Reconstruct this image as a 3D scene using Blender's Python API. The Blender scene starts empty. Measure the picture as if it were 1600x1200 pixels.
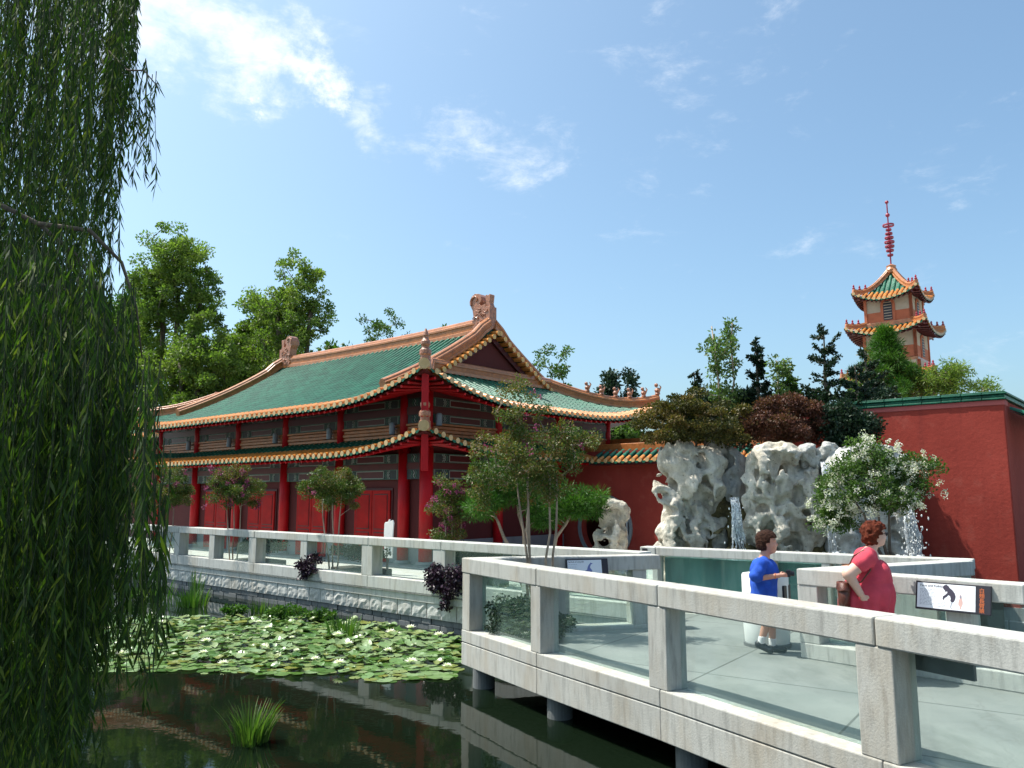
import bpy, math, random
import numpy as np
from mathutils import Vector, Matrix
PI = math.pi
R_ = math.radians
C = bpy.context.scene.collection
BASE = {}

# ------------------------------------------------------------------ objects
def thing(name, label, cat, loc=(0, 0, 0), group=None, kind=None):
    o = bpy.data.objects.new(name, None); C.objects.link(o)
    o.location = loc; o.empty_display_size = .2
    o['label'] = label; o['category'] = cat
    if group: o['group'] = group
    if kind: o['kind'] = kind
    BASE[o.name] = np.array(loc, float)
    return o

def tag(o, label, cat, group=None, kind=None):
    o['label'] = label; o['category'] = cat
    if group: o['group'] = group
    if kind: o['kind'] = kind
    return o

def mk(name, V, F, mats, parent=None, mi=None, smooth=False, loc=None, rnd=None, bevel=0):
    """link ONE mesh object; V are world coordinates"""
    V = np.asarray(V, float).reshape(-1, 3)
    if parent is not None: b = BASE[parent.name]
    else: b = np.array(loc if loc is not None else (0, 0, 0), float)
    me = bpy.data.meshes.new(name)
    Vl = V - b
    if isinstance(F, np.ndarray):
        n, k = F.shape
        me.vertices.add(len(Vl)); me.vertices.foreach_set('co', Vl.astype(np.float32).ravel())
        me.loops.add(n * k); me.loops.foreach_set('vertex_index', F.astype(np.int32).ravel())
        me.polygons.add(n); me.polygons.foreach_set('loop_start', (np.arange(n) * k).astype(np.int32))
        me.update(calc_edges=True)
    else:
        me.from_pydata([tuple(v) for v in Vl], [], F)
    if not isinstance(mats, (list, tuple)): mats = [mats]
    for m in mats: me.materials.append(m)
    if mi is not None: me.polygons.foreach_set('material_index', np.asarray(mi, np.int32))
    if smooth: me.polygons.foreach_set('use_smooth', np.ones(len(me.polygons), bool))
    if rnd is not None:
        a = me.attributes.new('rnd', 'FLOAT', 'POINT'); a.data.foreach_set('value', np.asarray(rnd, np.float32))
    me.validate(); me.update()
    o = bpy.data.objects.new(name, me); C.objects.link(o)
    if parent is not None: o.parent = parent
    else: o.location = tuple(b)
    BASE[o.name] = b
    if bevel:
        bm = o.modifiers.new('bevel', 'BEVEL'); bm.width = bevel; bm.segments = 2; bm.limit_method = 'ANGLE'; bm.angle_limit = R_(40)
    return o

def structure(name, V, F, mats, **k):
    o = mk(name, V, F, mats, **k); o['kind'] = 'structure'; return o

def dup(root, loc, label=None, rotz=0, scale=1, group=None):
    r = root.copy(); C.objects.link(r); r.location = loc; r.rotation_euler = (0, 0, rotz); r.scale = (scale,) * 3
    if label: r['label'] = label
    if group: r['group'] = group
    for ch in list(root.children):
        c = ch.copy(); C.objects.link(c); c.parent = r
        for g in ch.children:
            d = g.copy(); C.objects.link(d); d.parent = c
    return r

def nrm(v):
    v = np.asarray(v, float); n = np.linalg.norm(v); return v / n if n > 1e-9 else v

class MB:
    def __init__(s): s.V = []; s.F = []; s.M = []; s.n = 0
    def add(s, V, F, mi=0):
        V = np.asarray(V, float).reshape(-1, 3)
        s.V.append(V); s.F += [tuple(int(i) + s.n for i in f) for f in F]
        s.M += (list(mi) if isinstance(mi, (list, tuple)) else [mi] * len(F)); s.n += len(V); return s
    def hexa(s, P, mi=0):   # P: 4 bottom ccw + 4 top
        return s.add(P, [(3, 2, 1, 0), (4, 5, 6, 7), (0, 1, 5, 4), (1, 2, 6, 5), (2, 3, 7, 6), (3, 0, 4, 7)], mi)
    def box(s, c, d, mi=0, rz=0):
        co, si = math.cos(rz), math.sin(rz); P = []
        for z in (-1, 1):
            for x, y in ((-1, -1), (1, -1), (1, 1), (-1, 1)):
                X, Y = x * d[0] / 2, y * d[1] / 2
                P.append((c[0] + X * co - Y * si, c[1] + X * si + Y * co, c[2] + z * d[2] / 2))
        return s.hexa(P, mi)
    def fb(s, O, a, b, ra, rb, rz, mi=0):      # box in a plan frame O + x a + y b
        P = []
        for z in rz:
            for x, y in ((ra[0], rb[0]), (ra[1], rb[0]), (ra[1], rb[1]), (ra[0], rb[1])):
                P.append((O[0] + x * a[0] + y * b[0], O[1] + x * a[1] + y * b[1], z))
        if a[0] * b[1] - a[1] * b[0] < 0: P = [P[i] for i in (0, 3, 2, 1, 4, 7, 6, 5)]
        return s.hexa(P, mi)
    def tube(s, pts, r, n=6, mi=0, cap=True):
        pts = np.asarray(pts, float); m = len(pts); r = np.broadcast_to(np.asarray(r, float), (m,))
        t = np.gradient(pts, axis=0); ref = np.array((0, 0, 1.)) if abs(nrm(t[0])[2]) < .9 else np.array((1., 0, 0))
        V = []
        for i in range(m):
            d = nrm(t[i]); x = nrm(np.cross(ref, d)); y = np.cross(d, x)
            ref = y if abs(np.dot(ref, d)) > .98 else ref
            for k in range(n):
                a = 2 * PI * k / n; V.append(pts[i] + r[i] * (x * math.cos(a) + y * math.sin(a)))
        F = [(i * n + k, i * n + (k + 1) % n, (i + 1) * n + (k + 1) % n, (i + 1) * n + k) for i in range(m - 1) for k in range(n)]
        if cap: F += [tuple(range(n - 1, -1, -1)), tuple(range((m - 1) * n, m * n))]
        return s.add(V, F, mi)
    def lathe(s, prof, c=(0, 0, 0), n=16, mi=0):  # prof: (r,z)
        V = [(c[0] + r * math.cos(2 * PI * k / n), c[1] + r * math.sin(2 * PI * k / n), c[2] + z) for r, z in prof for k in range(n)]
        m = len(prof)
        F = [(i * n + k, i * n + (k + 1) % n, (i + 1) * n + (k + 1) % n, (i + 1) * n + k) for i in range(m - 1) for k in range(n)]
        F += [tuple(range(n - 1, -1, -1)), tuple(range((m - 1) * n, m * n))]
        return s.add(V, F, mi)
    def ball(s, c, r, n=8, mi=0, sq=1):
        return s.lathe([(max(.001, r * math.sin(PI * i / n)), -r * sq * math.cos(PI * i / n)) for i in range(n + 1)], c, n + 2, mi)
    def poly(s, P2, O, ax, ay, nrmv, th, mi=0):   # extruded outline in the plane ax,ay
        O, ax, ay, nv = map(lambda q: np.asarray(q, float), (O, ax, ay, nrmv)); k = len(P2)
        V = [O + x * ax + y * ay - nv * th / 2 for x, y in P2] + [O + x * ax + y * ay + nv * th / 2 for x, y in P2]
        F = [tuple(range(k - 1, -1, -1)), tuple(range(k, 2 * k))] + [(i, (i + 1) % k, k + (i + 1) % k, k + i) for i in range(k)]
        return s.add(V, F, mi)
    def build(s, name, mats, parent=None, **k):
        return mk(name, np.concatenate(s.V), s.F, mats, parent, mi=s.M, **k)

# ------------------------------------------------------------------ signed-field surfaces
def surfnet(f, o, h):
    s = f < 0
    n = np.array(f.shape) - 1
    cnt = np.zeros(n, int)
    for a in (0, 1):
        for b in (0, 1):
            for c in (0, 1): cnt += s[a:n[0] + a, b:n[1] + b, c:n[2] + c]
    act = (cnt > 0) & (cnt < 8)
    I = np.argwhere(act); idx = -np.ones(n, int); idx[act] = np.arange(len(I))
    P = np.zeros((len(I), 3)); W = np.zeros(len(I))
    cs = [(a, b, c) for a in (0, 1) for b in (0, 1) for c in (0, 1)]
    for p in cs:
        for ax in range(3):
            if p[ax]: continue
            q = list(p); q[ax] = 1
            fa = f[I[:, 0] + p[0], I[:, 1] + p[1], I[:, 2] + p[2]]; fb = f[I[:, 0] + q[0], I[:, 1] + q[1], I[:, 2] + q[2]]
            m = (fa < 0) != (fb < 0); t = np.where(m, fa / np.where(m, fa - fb, 1), 0)
            e = np.array(p, float)[None].repeat(len(I), 0); e[:, ax] = t
            P += e * m[:, None]; W += m
    V = (I + P / W[:, None]) * h + np.asarray(o)
    Q = []
    for ax in range(3):
        b, c = (ax + 1) % 3, (ax + 2) % 3
        A = np.take(s, range(0, n[ax]), ax); B = np.take(s, range(1, n[ax] + 1), ax)
        E = np.argwhere(A != B); E = E[(E[:, b] > 0) & (E[:, c] > 0) & (E[:, b] < n[b]) & (E[:, c] < n[c])]
        ins = s[E[:, 0], E[:, 1], E[:, 2]]
        def g(db, dc):
            K = E.copy(); K[:, b] -= db; K[:, c] -= dc; return idx[K[:, 0], K[:, 1], K[:, 2]]
        q = np.stack([g(1, 1), g(0, 1), g(0, 0), g(1, 0)], 1); q[~ins] = q[~ins][:, ::-1]; Q.append(q)
    return V, np.concatenate(Q)

def gridp(lo, hi, h):
    ax = [np.arange(lo[i], hi[i] + h, h) for i in range(3)]
    return np.stack(np.meshgrid(*ax, indexing='ij'), -1)

_T = np.random.default_rng(5).random((32, 32, 32))
def vn(P):   # value noise in -1..1
    i = np.floor(P).astype(int); f = P - i; f = f * f * (3 - 2 * f); i %= 32; j = (i + 1) % 32
    x, y, z = f[..., 0], f[..., 1], f[..., 2]; r = 0
    for a, X, wx in ((0, i[..., 0], 1 - x), (1, j[..., 0], x)):
        for b, Y, wy in ((0, i[..., 1], 1 - y), (1, j[..., 1], y)):
            for c, Z, wz in ((0, i[..., 2], 1 - z), (1, j[..., 2], z)): r = r + _T[X, Y, Z] * wx * wy * wz
    return r * 2 - 1
def smin(a, b, k):
    h = np.clip(.5 + .5 * (b - a) / k, 0, 1); return b * (1 - h) + a * h - k * h * (1 - h)
def cap(P, a, b, ra, rb):
    a, b = np.array(a, float), np.array(b, float); ab = b - a
    t = np.clip(((P - a) @ ab) / (ab @ ab), 0, 1); return np.linalg.norm(P - a - t[..., None] * ab, axis=-1) - (ra + (rb - ra) * t)
def ell(P, c, r):
    q = (P - np.array(c, float)) / np.array(r, float); k = np.linalg.norm(q, axis=-1); return (k - 1) * min(r)

# ------------------------------------------------------------------ materials
def newmat(name):
    m = bpy.data.materials.new(name); m.use_nodes = True; nt = m.node_tree; nt.nodes.clear()
    return m, nt
def nd(nt, t, **k):
    n = nt.nodes.new(t)
    for a, b in k.items():
        if a in n.inputs.keys(): n.inputs[a].default_value = b
        else: setattr(n, a, b)
    return n
def lk(nt, a, b): nt.links.new(a, b)
def pos(nt, scale=(1, 1, 1)):
    g = nd(nt, 'ShaderNodeNewGeometry'); m = nd(nt, 'ShaderNodeMapping'); m.inputs['Scale'].default_value = scale
    lk(nt, g.outputs['Position'], m.inputs['Vector']); return m.outputs['Vector']
def noise(nt, vec, scale, detail=4, rough=.55):
    n = nd(nt, 'ShaderNodeTexNoise'); n.inputs['Scale'].default_value = scale; n.inputs['Detail'].default_value = detail
    n.inputs['Roughness'].default_value = rough; lk(nt, vec, n.inputs['Vector']); return n.outputs['Fac']
def ramp(nt, fac, stops):
    r = nd(nt, 'ShaderNodeValToRGB'); e = r.color_ramp.elements
    while len(e) < len(stops): e.new(.5)
    for i, (p, c) in enumerate(stops): e[i].position = p; e[i].color = (*c, 1) if len(c) == 3 else c
    lk(nt, fac, r.inputs['Fac']); return r.outputs['Color']
def mixc(nt, fac, a, b, mode='MIX'):
    m = nd(nt, 'ShaderNodeMix'); m.data_type = 'RGBA'; m.blend_type = mode
    for s, v in ((m.inputs[0], fac), (m.inputs[6], a), (m.inputs[7], b)):
        if isinstance(v, bpy.types.NodeSocket): lk(nt, v, s)
        else: s.default_value = v if not isinstance(v, tuple) or len(v) == 4 else (*v, 1)
    return m.outputs[2]
def principled(nt, col, rough=.6, spec=.5, bump=None, bs=.3, metal=0, coat=0, dist=.02):
    p = nd(nt, 'ShaderNodeBsdfPrincipled')
    for s, v in ((p.inputs['Base Color'], col), (p.inputs['Roughness'], rough)):
        if isinstance(v, bpy.types.NodeSocket): lk(nt, v, s)
        else: s.default_value = (*v, 1) if isinstance(v, tuple) else v
    p.inputs['Specular IOR Level'].default_value = spec; p.inputs['Metallic'].default_value = metal; p.inputs['Coat Weight'].default_value = coat
    if bump is not None:
        b = nd(nt, 'ShaderNodeBump'); b.inputs['Strength'].default_value = bs; b.inputs['Distance'].default_value = dist
        lk(nt, bump, b.inputs['Height']); lk(nt, b.outputs[0], p.inputs['Normal'])
    return p
def out(nt, sh):
    o = nd(nt, 'ShaderNodeOutputMaterial'); lk(nt, sh, o.inputs['Surface'])
def simple(name, col, rough=.6, var=.15, scale=6, bs=.1, spec=.5, coat=0, sc3=(1, 1, 1)):
    m, nt = newmat(name); v = pos(nt, sc3); n = noise(nt, v, scale, 5)
    c = ramp(nt, n, [(.3, tuple(x * (1 - var) for x in col)), (.7, tuple(min(1, x * (1 + var)) for x in col))])
    n2 = noise(nt, v, scale * 12, 3)
    out(nt, principled(nt, c, rough, spec, n2, bs, coat=coat, dist=.01).outputs[0]); return m
def concrete(name, base, stain=.5, rust=.25, bs=.35):
    m, nt = newmat(name)
    v = pos(nt); vs = pos(nt, (1, 1, .16))
    big = noise(nt, v, 1.3, 6, .6); streak = noise(nt, vs, 16, 4, .6); fine = noise(nt, v, 60, 4, .6); sp = noise(nt, pos(nt, (1, 1, .3)), 2.3, 5, .65)
    c = mixc(nt, ramp(nt, streak, [(.48, (0, 0, 0)), (.78, (stain * 1.3,) * 3)]), base, tuple(x * .45 for x in base))
    c = mixc(nt, ramp(nt, big, [(.40, (0, 0, 0)), (.75, (stain * .7,) * 3)]), c, tuple(x * .6 for x in base))
    c = mixc(nt, ramp(nt, sp, [(.47, (0, 0, 0)), (.68, (rust * 1.2,) * 3)]), c, (base[0] * .72, base[1] * .55, base[2] * .36))
    c = mixc(nt, ramp(nt, fine, [(.25, (.22,) * 3), (.5, (0, 0, 0))]), c, tuple(x * .6 for x in base))
    out(nt, principled(nt, c, .85, .3, fine, bs, dist=.008).outputs[0]); return m

def leafmat(name, cols, trans=.35, rough=.5, var=None):
    m, nt = newmat(name)
    a = nd(nt, 'ShaderNodeAttribute'); a.attribute_name = 'rnd'
    k = len(cols); c = ramp(nt, a.outputs['Fac'], [(i / (k - 1), cols[i]) for i in range(k)])
    p = principled(nt, c, rough, .35)
    t = nd(nt, 'ShaderNodeBsdfTranslucent'); tc = mixc(nt, 1.0, c, (1.0, 1.25, .6, 1), 'MULTIPLY'); lk(nt, tc, t.inputs['Color'])
    mx = nd(nt, 'ShaderNodeMixShader'); mx.inputs[0].default_value = trans
    lk(nt, p.outputs[0], mx.inputs[1]); lk(nt, t.outputs[0], mx.inputs[2]); out(nt, mx.outputs[0]); return m

M = {}
M['concrete'] = concrete('weathered_concrete', (.47, .465, .43), .62, .34)
M['concrete_clean'] = concrete('pale_concrete', (.52, .52, .485), .6, .25)
M['paving'] = concrete('paving', (.40, .42, .40), .25, .08, .15)
M['stone'] = concrete('grey_stone', (.30, .30, .30), .6, .15, .8)
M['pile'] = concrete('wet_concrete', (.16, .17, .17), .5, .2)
M['red_paint'] = simple('red_lacquer_paint', (.40, .003, .007), .5, .2, 2, .1, .3)
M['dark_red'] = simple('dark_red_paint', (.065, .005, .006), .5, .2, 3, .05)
M['wall_red'] = simple('maroon_plaster', (.085, .012, .011), .85, .14, 1.2, .25)
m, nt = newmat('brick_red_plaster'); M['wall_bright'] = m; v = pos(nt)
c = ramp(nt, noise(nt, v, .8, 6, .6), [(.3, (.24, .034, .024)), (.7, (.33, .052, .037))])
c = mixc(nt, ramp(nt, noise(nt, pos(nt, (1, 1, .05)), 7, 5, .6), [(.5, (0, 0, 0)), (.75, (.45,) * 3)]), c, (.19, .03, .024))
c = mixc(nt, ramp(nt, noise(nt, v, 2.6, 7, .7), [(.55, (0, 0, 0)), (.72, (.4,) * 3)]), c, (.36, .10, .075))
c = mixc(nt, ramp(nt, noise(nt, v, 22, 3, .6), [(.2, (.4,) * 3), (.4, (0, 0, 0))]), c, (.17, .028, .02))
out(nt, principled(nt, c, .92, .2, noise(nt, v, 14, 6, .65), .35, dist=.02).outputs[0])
M['wall_cap'] = simple('pink_plaster_edge', (.42, .10, .09), .9, .12, 1.5, .2)
M['door_red'] = simple('door_red', (.34, .004, .003), .6, .22, 3, .15, .2)
M['groove'] = simple('groove', (.03, .01, .01), .8)
M['grey_paint'] = simple('grey_paint', (.20, .23, .24), .7, .12, 3)
M['fret_ground'] = simple('blue_grey_paint', (.026, .036, .038), .6, .3, 9)
M['fret_white'] = simple('white_line_paint', (.26, .31, .27), .6)
M['fret_green'] = simple('green_line_paint', (.06, .16, .11), .6)
M['ridge'] = simple('orange_glazed_clay', (.42, .155, .055), .32, .25, 5, .3, .5, .3)
M['ridge_dark'] = simple('orange_glazed_band', (.38, .125, .03), .4, .3, 7, .3)
M['figure'] = simple('brown_glazed_clay', (.36, .14, .07), .33, .35, 14, .6, .5, .3)
M['spire'] = simple('crimson_paint', (.27, .012, .035), .35, .2, 6)
M['gold'] = simple('gold_glaze', (.62, .33, .06), .25, .2, 9, .1, .6, .5)
M['downlight'] = simple('grey_metal_paint', (.20, .23, .25), .45)
M['black'] = simple('black_paint', (.015, .013, .02), .45)
M['white'] = simple('white_paint', (.80, .80, .78), .5, .04)
M['metal'] = simple('dark_metal', (.03, .03, .03), .4)
M['pag_cream'] = simple('cream_plaster', (.42, .34, .25), .85, .12, 3)
M['pag_red'] = simple('terracotta_plaster', (.42, .12, .055), .8, .15, 3)
M['bark'] = simple('bark', (.12, .095, .07), .9, .4, 20, .6, sc3=(1, 1, .3))
M['shoot'] = simple('green_shoot', (.02, .035, .008), .8, .2, 8)
M['bark_pale'] = simple('pale_smooth_bark', (.33, .25, .18), .7, .3, 14, .3, sc3=(1, 1, .25))
M['mulch'] = simple('orange_mulch', (.34, .11, .03), .95, .5, 30, .8)
M['soil'] = simple('dark_soil', (.05, .04, .03), .95, .4, 20, .8)

def tilemat(name, c1, c2, rough=.22):
    m, nt = newmat(name); v = pos(nt)
    vo = nd(nt, 'ShaderNodeTexVoronoi'); vo.inputs['Scale'].default_value = 3.7; lk(nt, v, vo.inputs['Vector'])
    sp = nd(nt, 'ShaderNodeSeparateColor'); lk(nt, vo.outputs['Color'], sp.inputs[0])
    c = ramp(nt, sp.outputs[0], [(0, c1), (1, c2)]); n = noise(nt, v, 2.0, 5)
    c = mixc(nt, ramp(nt, n, [(.45, (0, 0, 0)), (.75, (.45,) * 3)]), c, tuple(x * .45 for x in c1))
    p = principled(nt, c, rough, .32, noise(nt, v, 9, 3), .25, coat=.08, dist=.02); out(nt, p.outputs[0]); return m
M['tile_green'] = tilemat('green_glazed_tile', (.004, .075, .042), (.012, .135, .075), .5)
M['tile_orange'] = tilemat('orange_glazed_tile', (.50, .17, .03), (.62, .26, .07), .3)
M['tile_cap'] = tilemat('tan_tile_end', (.50, .33, .15), (.62, .43, .22), .35)

# glass with a green tint
m, nt = newmat('green_tinted_glass'); M['glass'] = m
tr = nd(nt, 'ShaderNodeBsdfTransparent'); tr.inputs['Color'].default_value = (.93, .975, .958, 1)
gl = nd(nt, 'ShaderNodeBsdfGlossy'); gl.inputs['Roughness'].default_value = .01; gl.inputs['Color'].default_value = (.9, 1, .97, 1)
df = nd(nt, 'ShaderNodeBsdfDiffuse'); df.inputs['Color'].default_value = (.45, .62, .55, 1)
lw = nd(nt, 'ShaderNodeLayerWeight'); lw.inputs['Blend'].default_value = .5
pw = nd(nt, 'ShaderNodeMath'); pw.operation = 'POWER'; lk(nt, lw.outputs['Facing'], pw.inputs[0]); pw.inputs[1].default_value = 4.0
fr = nd(nt, 'ShaderNodeMath'); fr.operation = 'MULTIPLY_ADD'; lk(nt, pw.outputs[0], fr.inputs[0]); fr.inputs[1].default_value = .6; fr.inputs[2].default_value = .03
m1 = nd(nt, 'ShaderNodeMixShader'); m2 = nd(nt, 'ShaderNodeMixShader'); m2.inputs[0].default_value = .05
lk(nt, fr.outputs[0], m1.inputs[0]); lk(nt, tr.outputs[0], m1.inputs[1]); lk(nt, gl.outputs[0], m1.inputs[2])
lk(nt, m1.outputs[0], m2.inputs[1]); lk(nt, df.outputs[0], m2.inputs[2]); out(nt, m2.outputs[0])

# pond water
m, nt = newmat('pond_water'); M['water'] = m
v = pos(nt, (1, 1, 1)); n1 = noise(nt, v, 3.2, 3); p = principled(nt, (.004, .008, .004), .03, .5, n1, .06, dist=.02)
p.inputs['IOR'].default_value = 1.24; out(nt, p.outputs[0])
m, nt = newmat('tank_water'); M['tank'] = m
v = pos(nt, (1, 1, .25)); n1 = noise(nt, v, 2.2, 4); c = ramp(nt, n1, [(.3, (.03, .12, .12)), (.55, (.08, .24, .23)), (.75, (.20, .38, .36))])
out(nt, principled(nt, c, .12, .5).outputs[0])
# falling water
m, nt = newmat('falling_water'); M['fall'] = m
tr = nd(nt, 'ShaderNodeBsdfTransparent'); p = principled(nt, (.85, .88, .9), .15, .6)
mx = nd(nt, 'ShaderNodeMixShader'); n1 = noise(nt, pos(nt, (1, 1, .35)), 38, 3)
lk(nt, ramp(nt, n1, [(.42, (.05,) * 3), (.62, (.85,) * 3)]), mx.inputs[0]); lk(nt, tr.outputs[0], mx.inputs[1]); lk(nt, p.outputs[0], mx.inputs[2]); out(nt, mx.outputs[0])
# limestone
def rockmat(name, c1, c2, c3):
    m, nt = newmat(name); v = pos(nt)
    n = noise(nt, v, 3.5, 7, .6); c = ramp(nt, n, [(.3, c1), (.55, c2), (.75, c3)])
    f = noise(nt, v, 26, 5, .65); vo = nd(nt, 'ShaderNodeTexVoronoi'); vo.inputs['Scale'].default_value = 11; lk(nt, v, vo.inputs['Vector'])
    st = noise(nt, pos(nt, (1, 1, .12)), 9, 4)
    c = mixc(nt, ramp(nt, st, [(.5, (0, 0, 0)), (.72, (.5,) * 3)]), c, tuple(x * .35 for x in c2))
    c = mixc(nt, ramp(nt, vo.outputs['Distance'], [(.08, (.6,) * 3), (.22, (0, 0, 0))]), c, tuple(x * .35 for x in c1))
    v3 = nd(nt, 'ShaderNodeTexVoronoi'); v3.inputs['Scale'].default_value = 32; lk(nt, v, v3.inputs['Vector']); c = mixc(nt, ramp(nt, v3.outputs['Distance'], [(.10, (.7,) * 3), (.2, (0, 0, 0))]), c, tuple(x * .25 for x in c1))
    c = mixc(nt, ramp(nt, noise(nt, v, 1.7, 8, .7), [(.52, (0, 0, 0)), (.66, (.22,) * 3)]), c, (c1[0] * .5, c1[1] * .5, c1[2] * .48))
    ad = nd(nt, 'ShaderNodeMath'); ad.operation = 'ADD'; lk(nt, f, ad.inputs[0]); lk(nt, vo.outputs['Distance'], ad.inputs[1])
    out(nt, principled(nt, c, .9, .25, ad.outputs[0], .6, dist=.03).outputs[0]); return m
M['rock'] = rockmat('pale_limestone', (.36, .32, .25), (.60, .55, .46), (.72, .68, .60))
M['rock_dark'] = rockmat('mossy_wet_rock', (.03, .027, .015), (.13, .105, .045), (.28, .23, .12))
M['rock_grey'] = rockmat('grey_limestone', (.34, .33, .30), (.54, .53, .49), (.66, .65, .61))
# leaves
M['willow'] = leafmat('willow_leaf', [(.018, .042, .006), (.036, .080, .009), (.070, .125, .014), (.14, .17, .022)], .42, .7)
M['leaf_bright'] = leafmat('bright_tree_leaf', [(.085, .145, .03), (.14, .205, .035), (.24, .29, .06)], .5)
M['leaf_mid'] = leafmat('mid_green_leaf', [(.028, .065, .012), (.06, .12, .02), (.11, .17, .03)], .42)
M['leaf_dark'] = leafmat('dark_conifer_leaf', [(.008, .022, .012), (.015, .038, .018), (.03, .055, .022)], .2)
M['leaf_myrtle'] = leafmat('myrtle_leaf', [(.028, .062, .012), (.065, .115, .02), (.13, .13, .03), (.24, .11, .035)], .35)
M['myrtle_dark'] = leafmat('shaded_myrtle_leaf', [(.014, .032, .008), (.030, .060, .012), (.06, .08, .02), (.15, .07, .03)], .3)
M['leaf_pale'] = leafmat('pale_slender_leaf', [(.06, .11, .03), (.11, .17, .05), (.18, .23, .08)], .45)
M['needle'] = leafmat('bright_pine_needle', [(.02, .07, .008), (.045, .13, .012), (.085, .18, .02)], .35)
M['maple_green'] = leafmat('olive_maple_leaf', [(.030, .035, .008), (.065, .065, .012), (.13, .10, .02), (.19, .10, .03)], .3)
M['maple_red'] = leafmat('red_maple_leaf', [(.035, .016, .012), (.085, .030, .020), (.14, .05, .03), (.07, .06, .02)], .3)
M['purple'] = leafmat('purple_vine_leaf', [(.012, .006, .012), (.03, .012, .028), (.07, .04, .065)], .1, .35)
M['pink'] = leafmat('pink_blossom', [(.22, .03, .11), (.36, .07, .19)], .3)
M['whitefl'] = leafmat('white_blossom', [(.62, .58, .50), (.82, .80, .74)], .3)
M['pad'] = leafmat('lily_pad', [(.030, .085, .010), (.065, .14, .025), (.12, .21, .06), (.20, .29, .14), (.17, .18, .025)], .1, .28)
M['reed'] = leafmat('reed_leaf', [(.03, .085, .012), (.06, .14, .02), (.12, .19, .03)], .35)
M['skin'] = simple('skin', (.52, .27, .19), .55, .08, 10, .05)
M['skin_pale'] = simple('fair_skin', (.62, .38, .29), .55, .06, 10, .05)
M['hair_brown'] = simple('brown_hair', (.040, .015, .008), .7, .5, 30, .8, .15)
M['hair_red'] = simple('auburn_hair', (.12, .024, .010), .7, .5, 30, .8, .15)
M['blue'] = simple('blue_cotton', (.012, .08, .47), .88, .2, 9, .5)
M['coral'] = simple('coral_cotton', (.54, .05, .08), .9, .16, 7, .5)
M['shorts'] = simple('navy_shorts', (.015, .03, .10), .85)
M['teal'] = simple('teal_cloth', (.02, .20, .18), .8)
M['sock'] = simple('white_sock', (.75, .75, .75), .9)
M['shoe'] = simple('black_shoe', (.02, .022, .028), .5)
M['leather'] = simple('brown_leather', (.10, .025, .012), .4, .4, 18, .3)
# ================================================================== layout (metres; water at .09, deck at .75)
WZ, DZ = .09, .75
P0 = (-.713, 11.459); A1 = (.284, 9.753); A2 = (1.409, 7.951); A3 = (2.586, 5.88); A4 = (3.71, 3.78); A5 = (4.35, 2.5); A6 = (5.0, .6)
BE = (2.099, 12.215); CR = (1.969, 12.49); cdir = np.array((-.7415, .6710)); cdir /= np.linalg.norm(cdir)
def Cp(t): return tuple(np.array(CR) + cdir * t)          # along the far railing, right to left
FC = (3.397, 9.753); F1 = (4.987, 7.951); F2 = (6.60, 6.05); EE = (6.03, 11.115)
DL = (2.19, 13.9); DR = (6.25, 11.03)

# ---------------- water, bed, ground
def circle_pts(r, n): return [(r * math.cos(2 * PI * i / n), r * math.sin(2 * PI * i / n)) for i in range(n)]
structure('pond_bed', [(-60, -20, -1.2), (24, -20, -1.2), (24, 60, -1.2), (-60, 60, -1.2)], [(0, 1, 2, 3)], M['soil'])
structure('water', [(-48, -14, WZ), (22, -14, WZ), (22, 55, WZ), (-48, 55, WZ)], [(0, 1, 2, 3)], M['water'])
_ch = [(p[0] + .12 * .86, p[1] + .12 * .5) for p in (A6, A5, A4, A3, A2, A1)]
pond = _ch + [(P0[0] + .1, P0[1] - .04), (BE[0] - .1, BE[1] - .07), Cp(.2), Cp(20), Cp(45), (-45, 40), (-42, 5), (-30, -10), (5.1, -10)]
HOLE = [(3.98, 10.0), (4.02, 9.62), (5.25, 8.25), (6.9, 6.35), (9.5, 3.4), (18, 3.4), (18, 12), (8.72, 13.96), (7.95, 14.62), (6.95, 12.4), (6.25, 11.05)]
from mathutils.geometry import delaunay_2d_cdt
outer = circle_pts(900, 24); mid = circle_pts(80, 24)
vs = [Vector(p) for p in outer + mid + pond + HOLE]; no = 24
ed = [(i, (i + 1) % no) for i in range(no)] + [(48 + i, 48 + (i + 1) % len(pond)) for i in range(len(pond))] + [(48 + len(pond) + i, 48 + len(pond) + (i + 1) % len(HOLE)) for i in range(len(HOLE))]
cv, _, cf, _, _, _ = delaunay_2d_cdt(vs, ed, [], 0, 1e-6)
def inpoly(p, Q):
    c = False
    for i in range(len(Q)):
        a, b = Q[i], Q[i - 1]
        if (a[1] > p[1]) != (b[1] > p[1]) and p[0] < (b[0] - a[0]) * (p[1] - a[1]) / (b[1] - a[1]) + a[0]: c = not c
    return c
cent = lambda f: tuple(sum((cv[i] for i in f), Vector((0, 0))) / len(f))
ff = [f for f in cf if not inpoly(cent(f), pond) and not inpoly(cent(f), HOLE)]
structure('ground', [(p.x, p.y, DZ - .01) for p in cv], [tuple(f) for f in ff], M['paving'])
# bank faces under the ground's edge (left, near side)
mb = MB(); bk = [A6, (4.6, -10), (-30, -10), (-42, 5), (-45, 40), Cp(45)]
for a, b in list(zip(bk[:-1], bk[1:])) + list(zip(HOLE, HOLE[1:] + HOLE[:1])): mb.add([(a[0], a[1], -1.2), (b[0], b[1], -1.2), (b[0], b[1], DZ - .012), (a[0], a[1], DZ - .012)], [(0, 1, 2, 3)])
o = mb.build('ground_bank', M['stone']); o['kind'] = 'structure'

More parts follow.
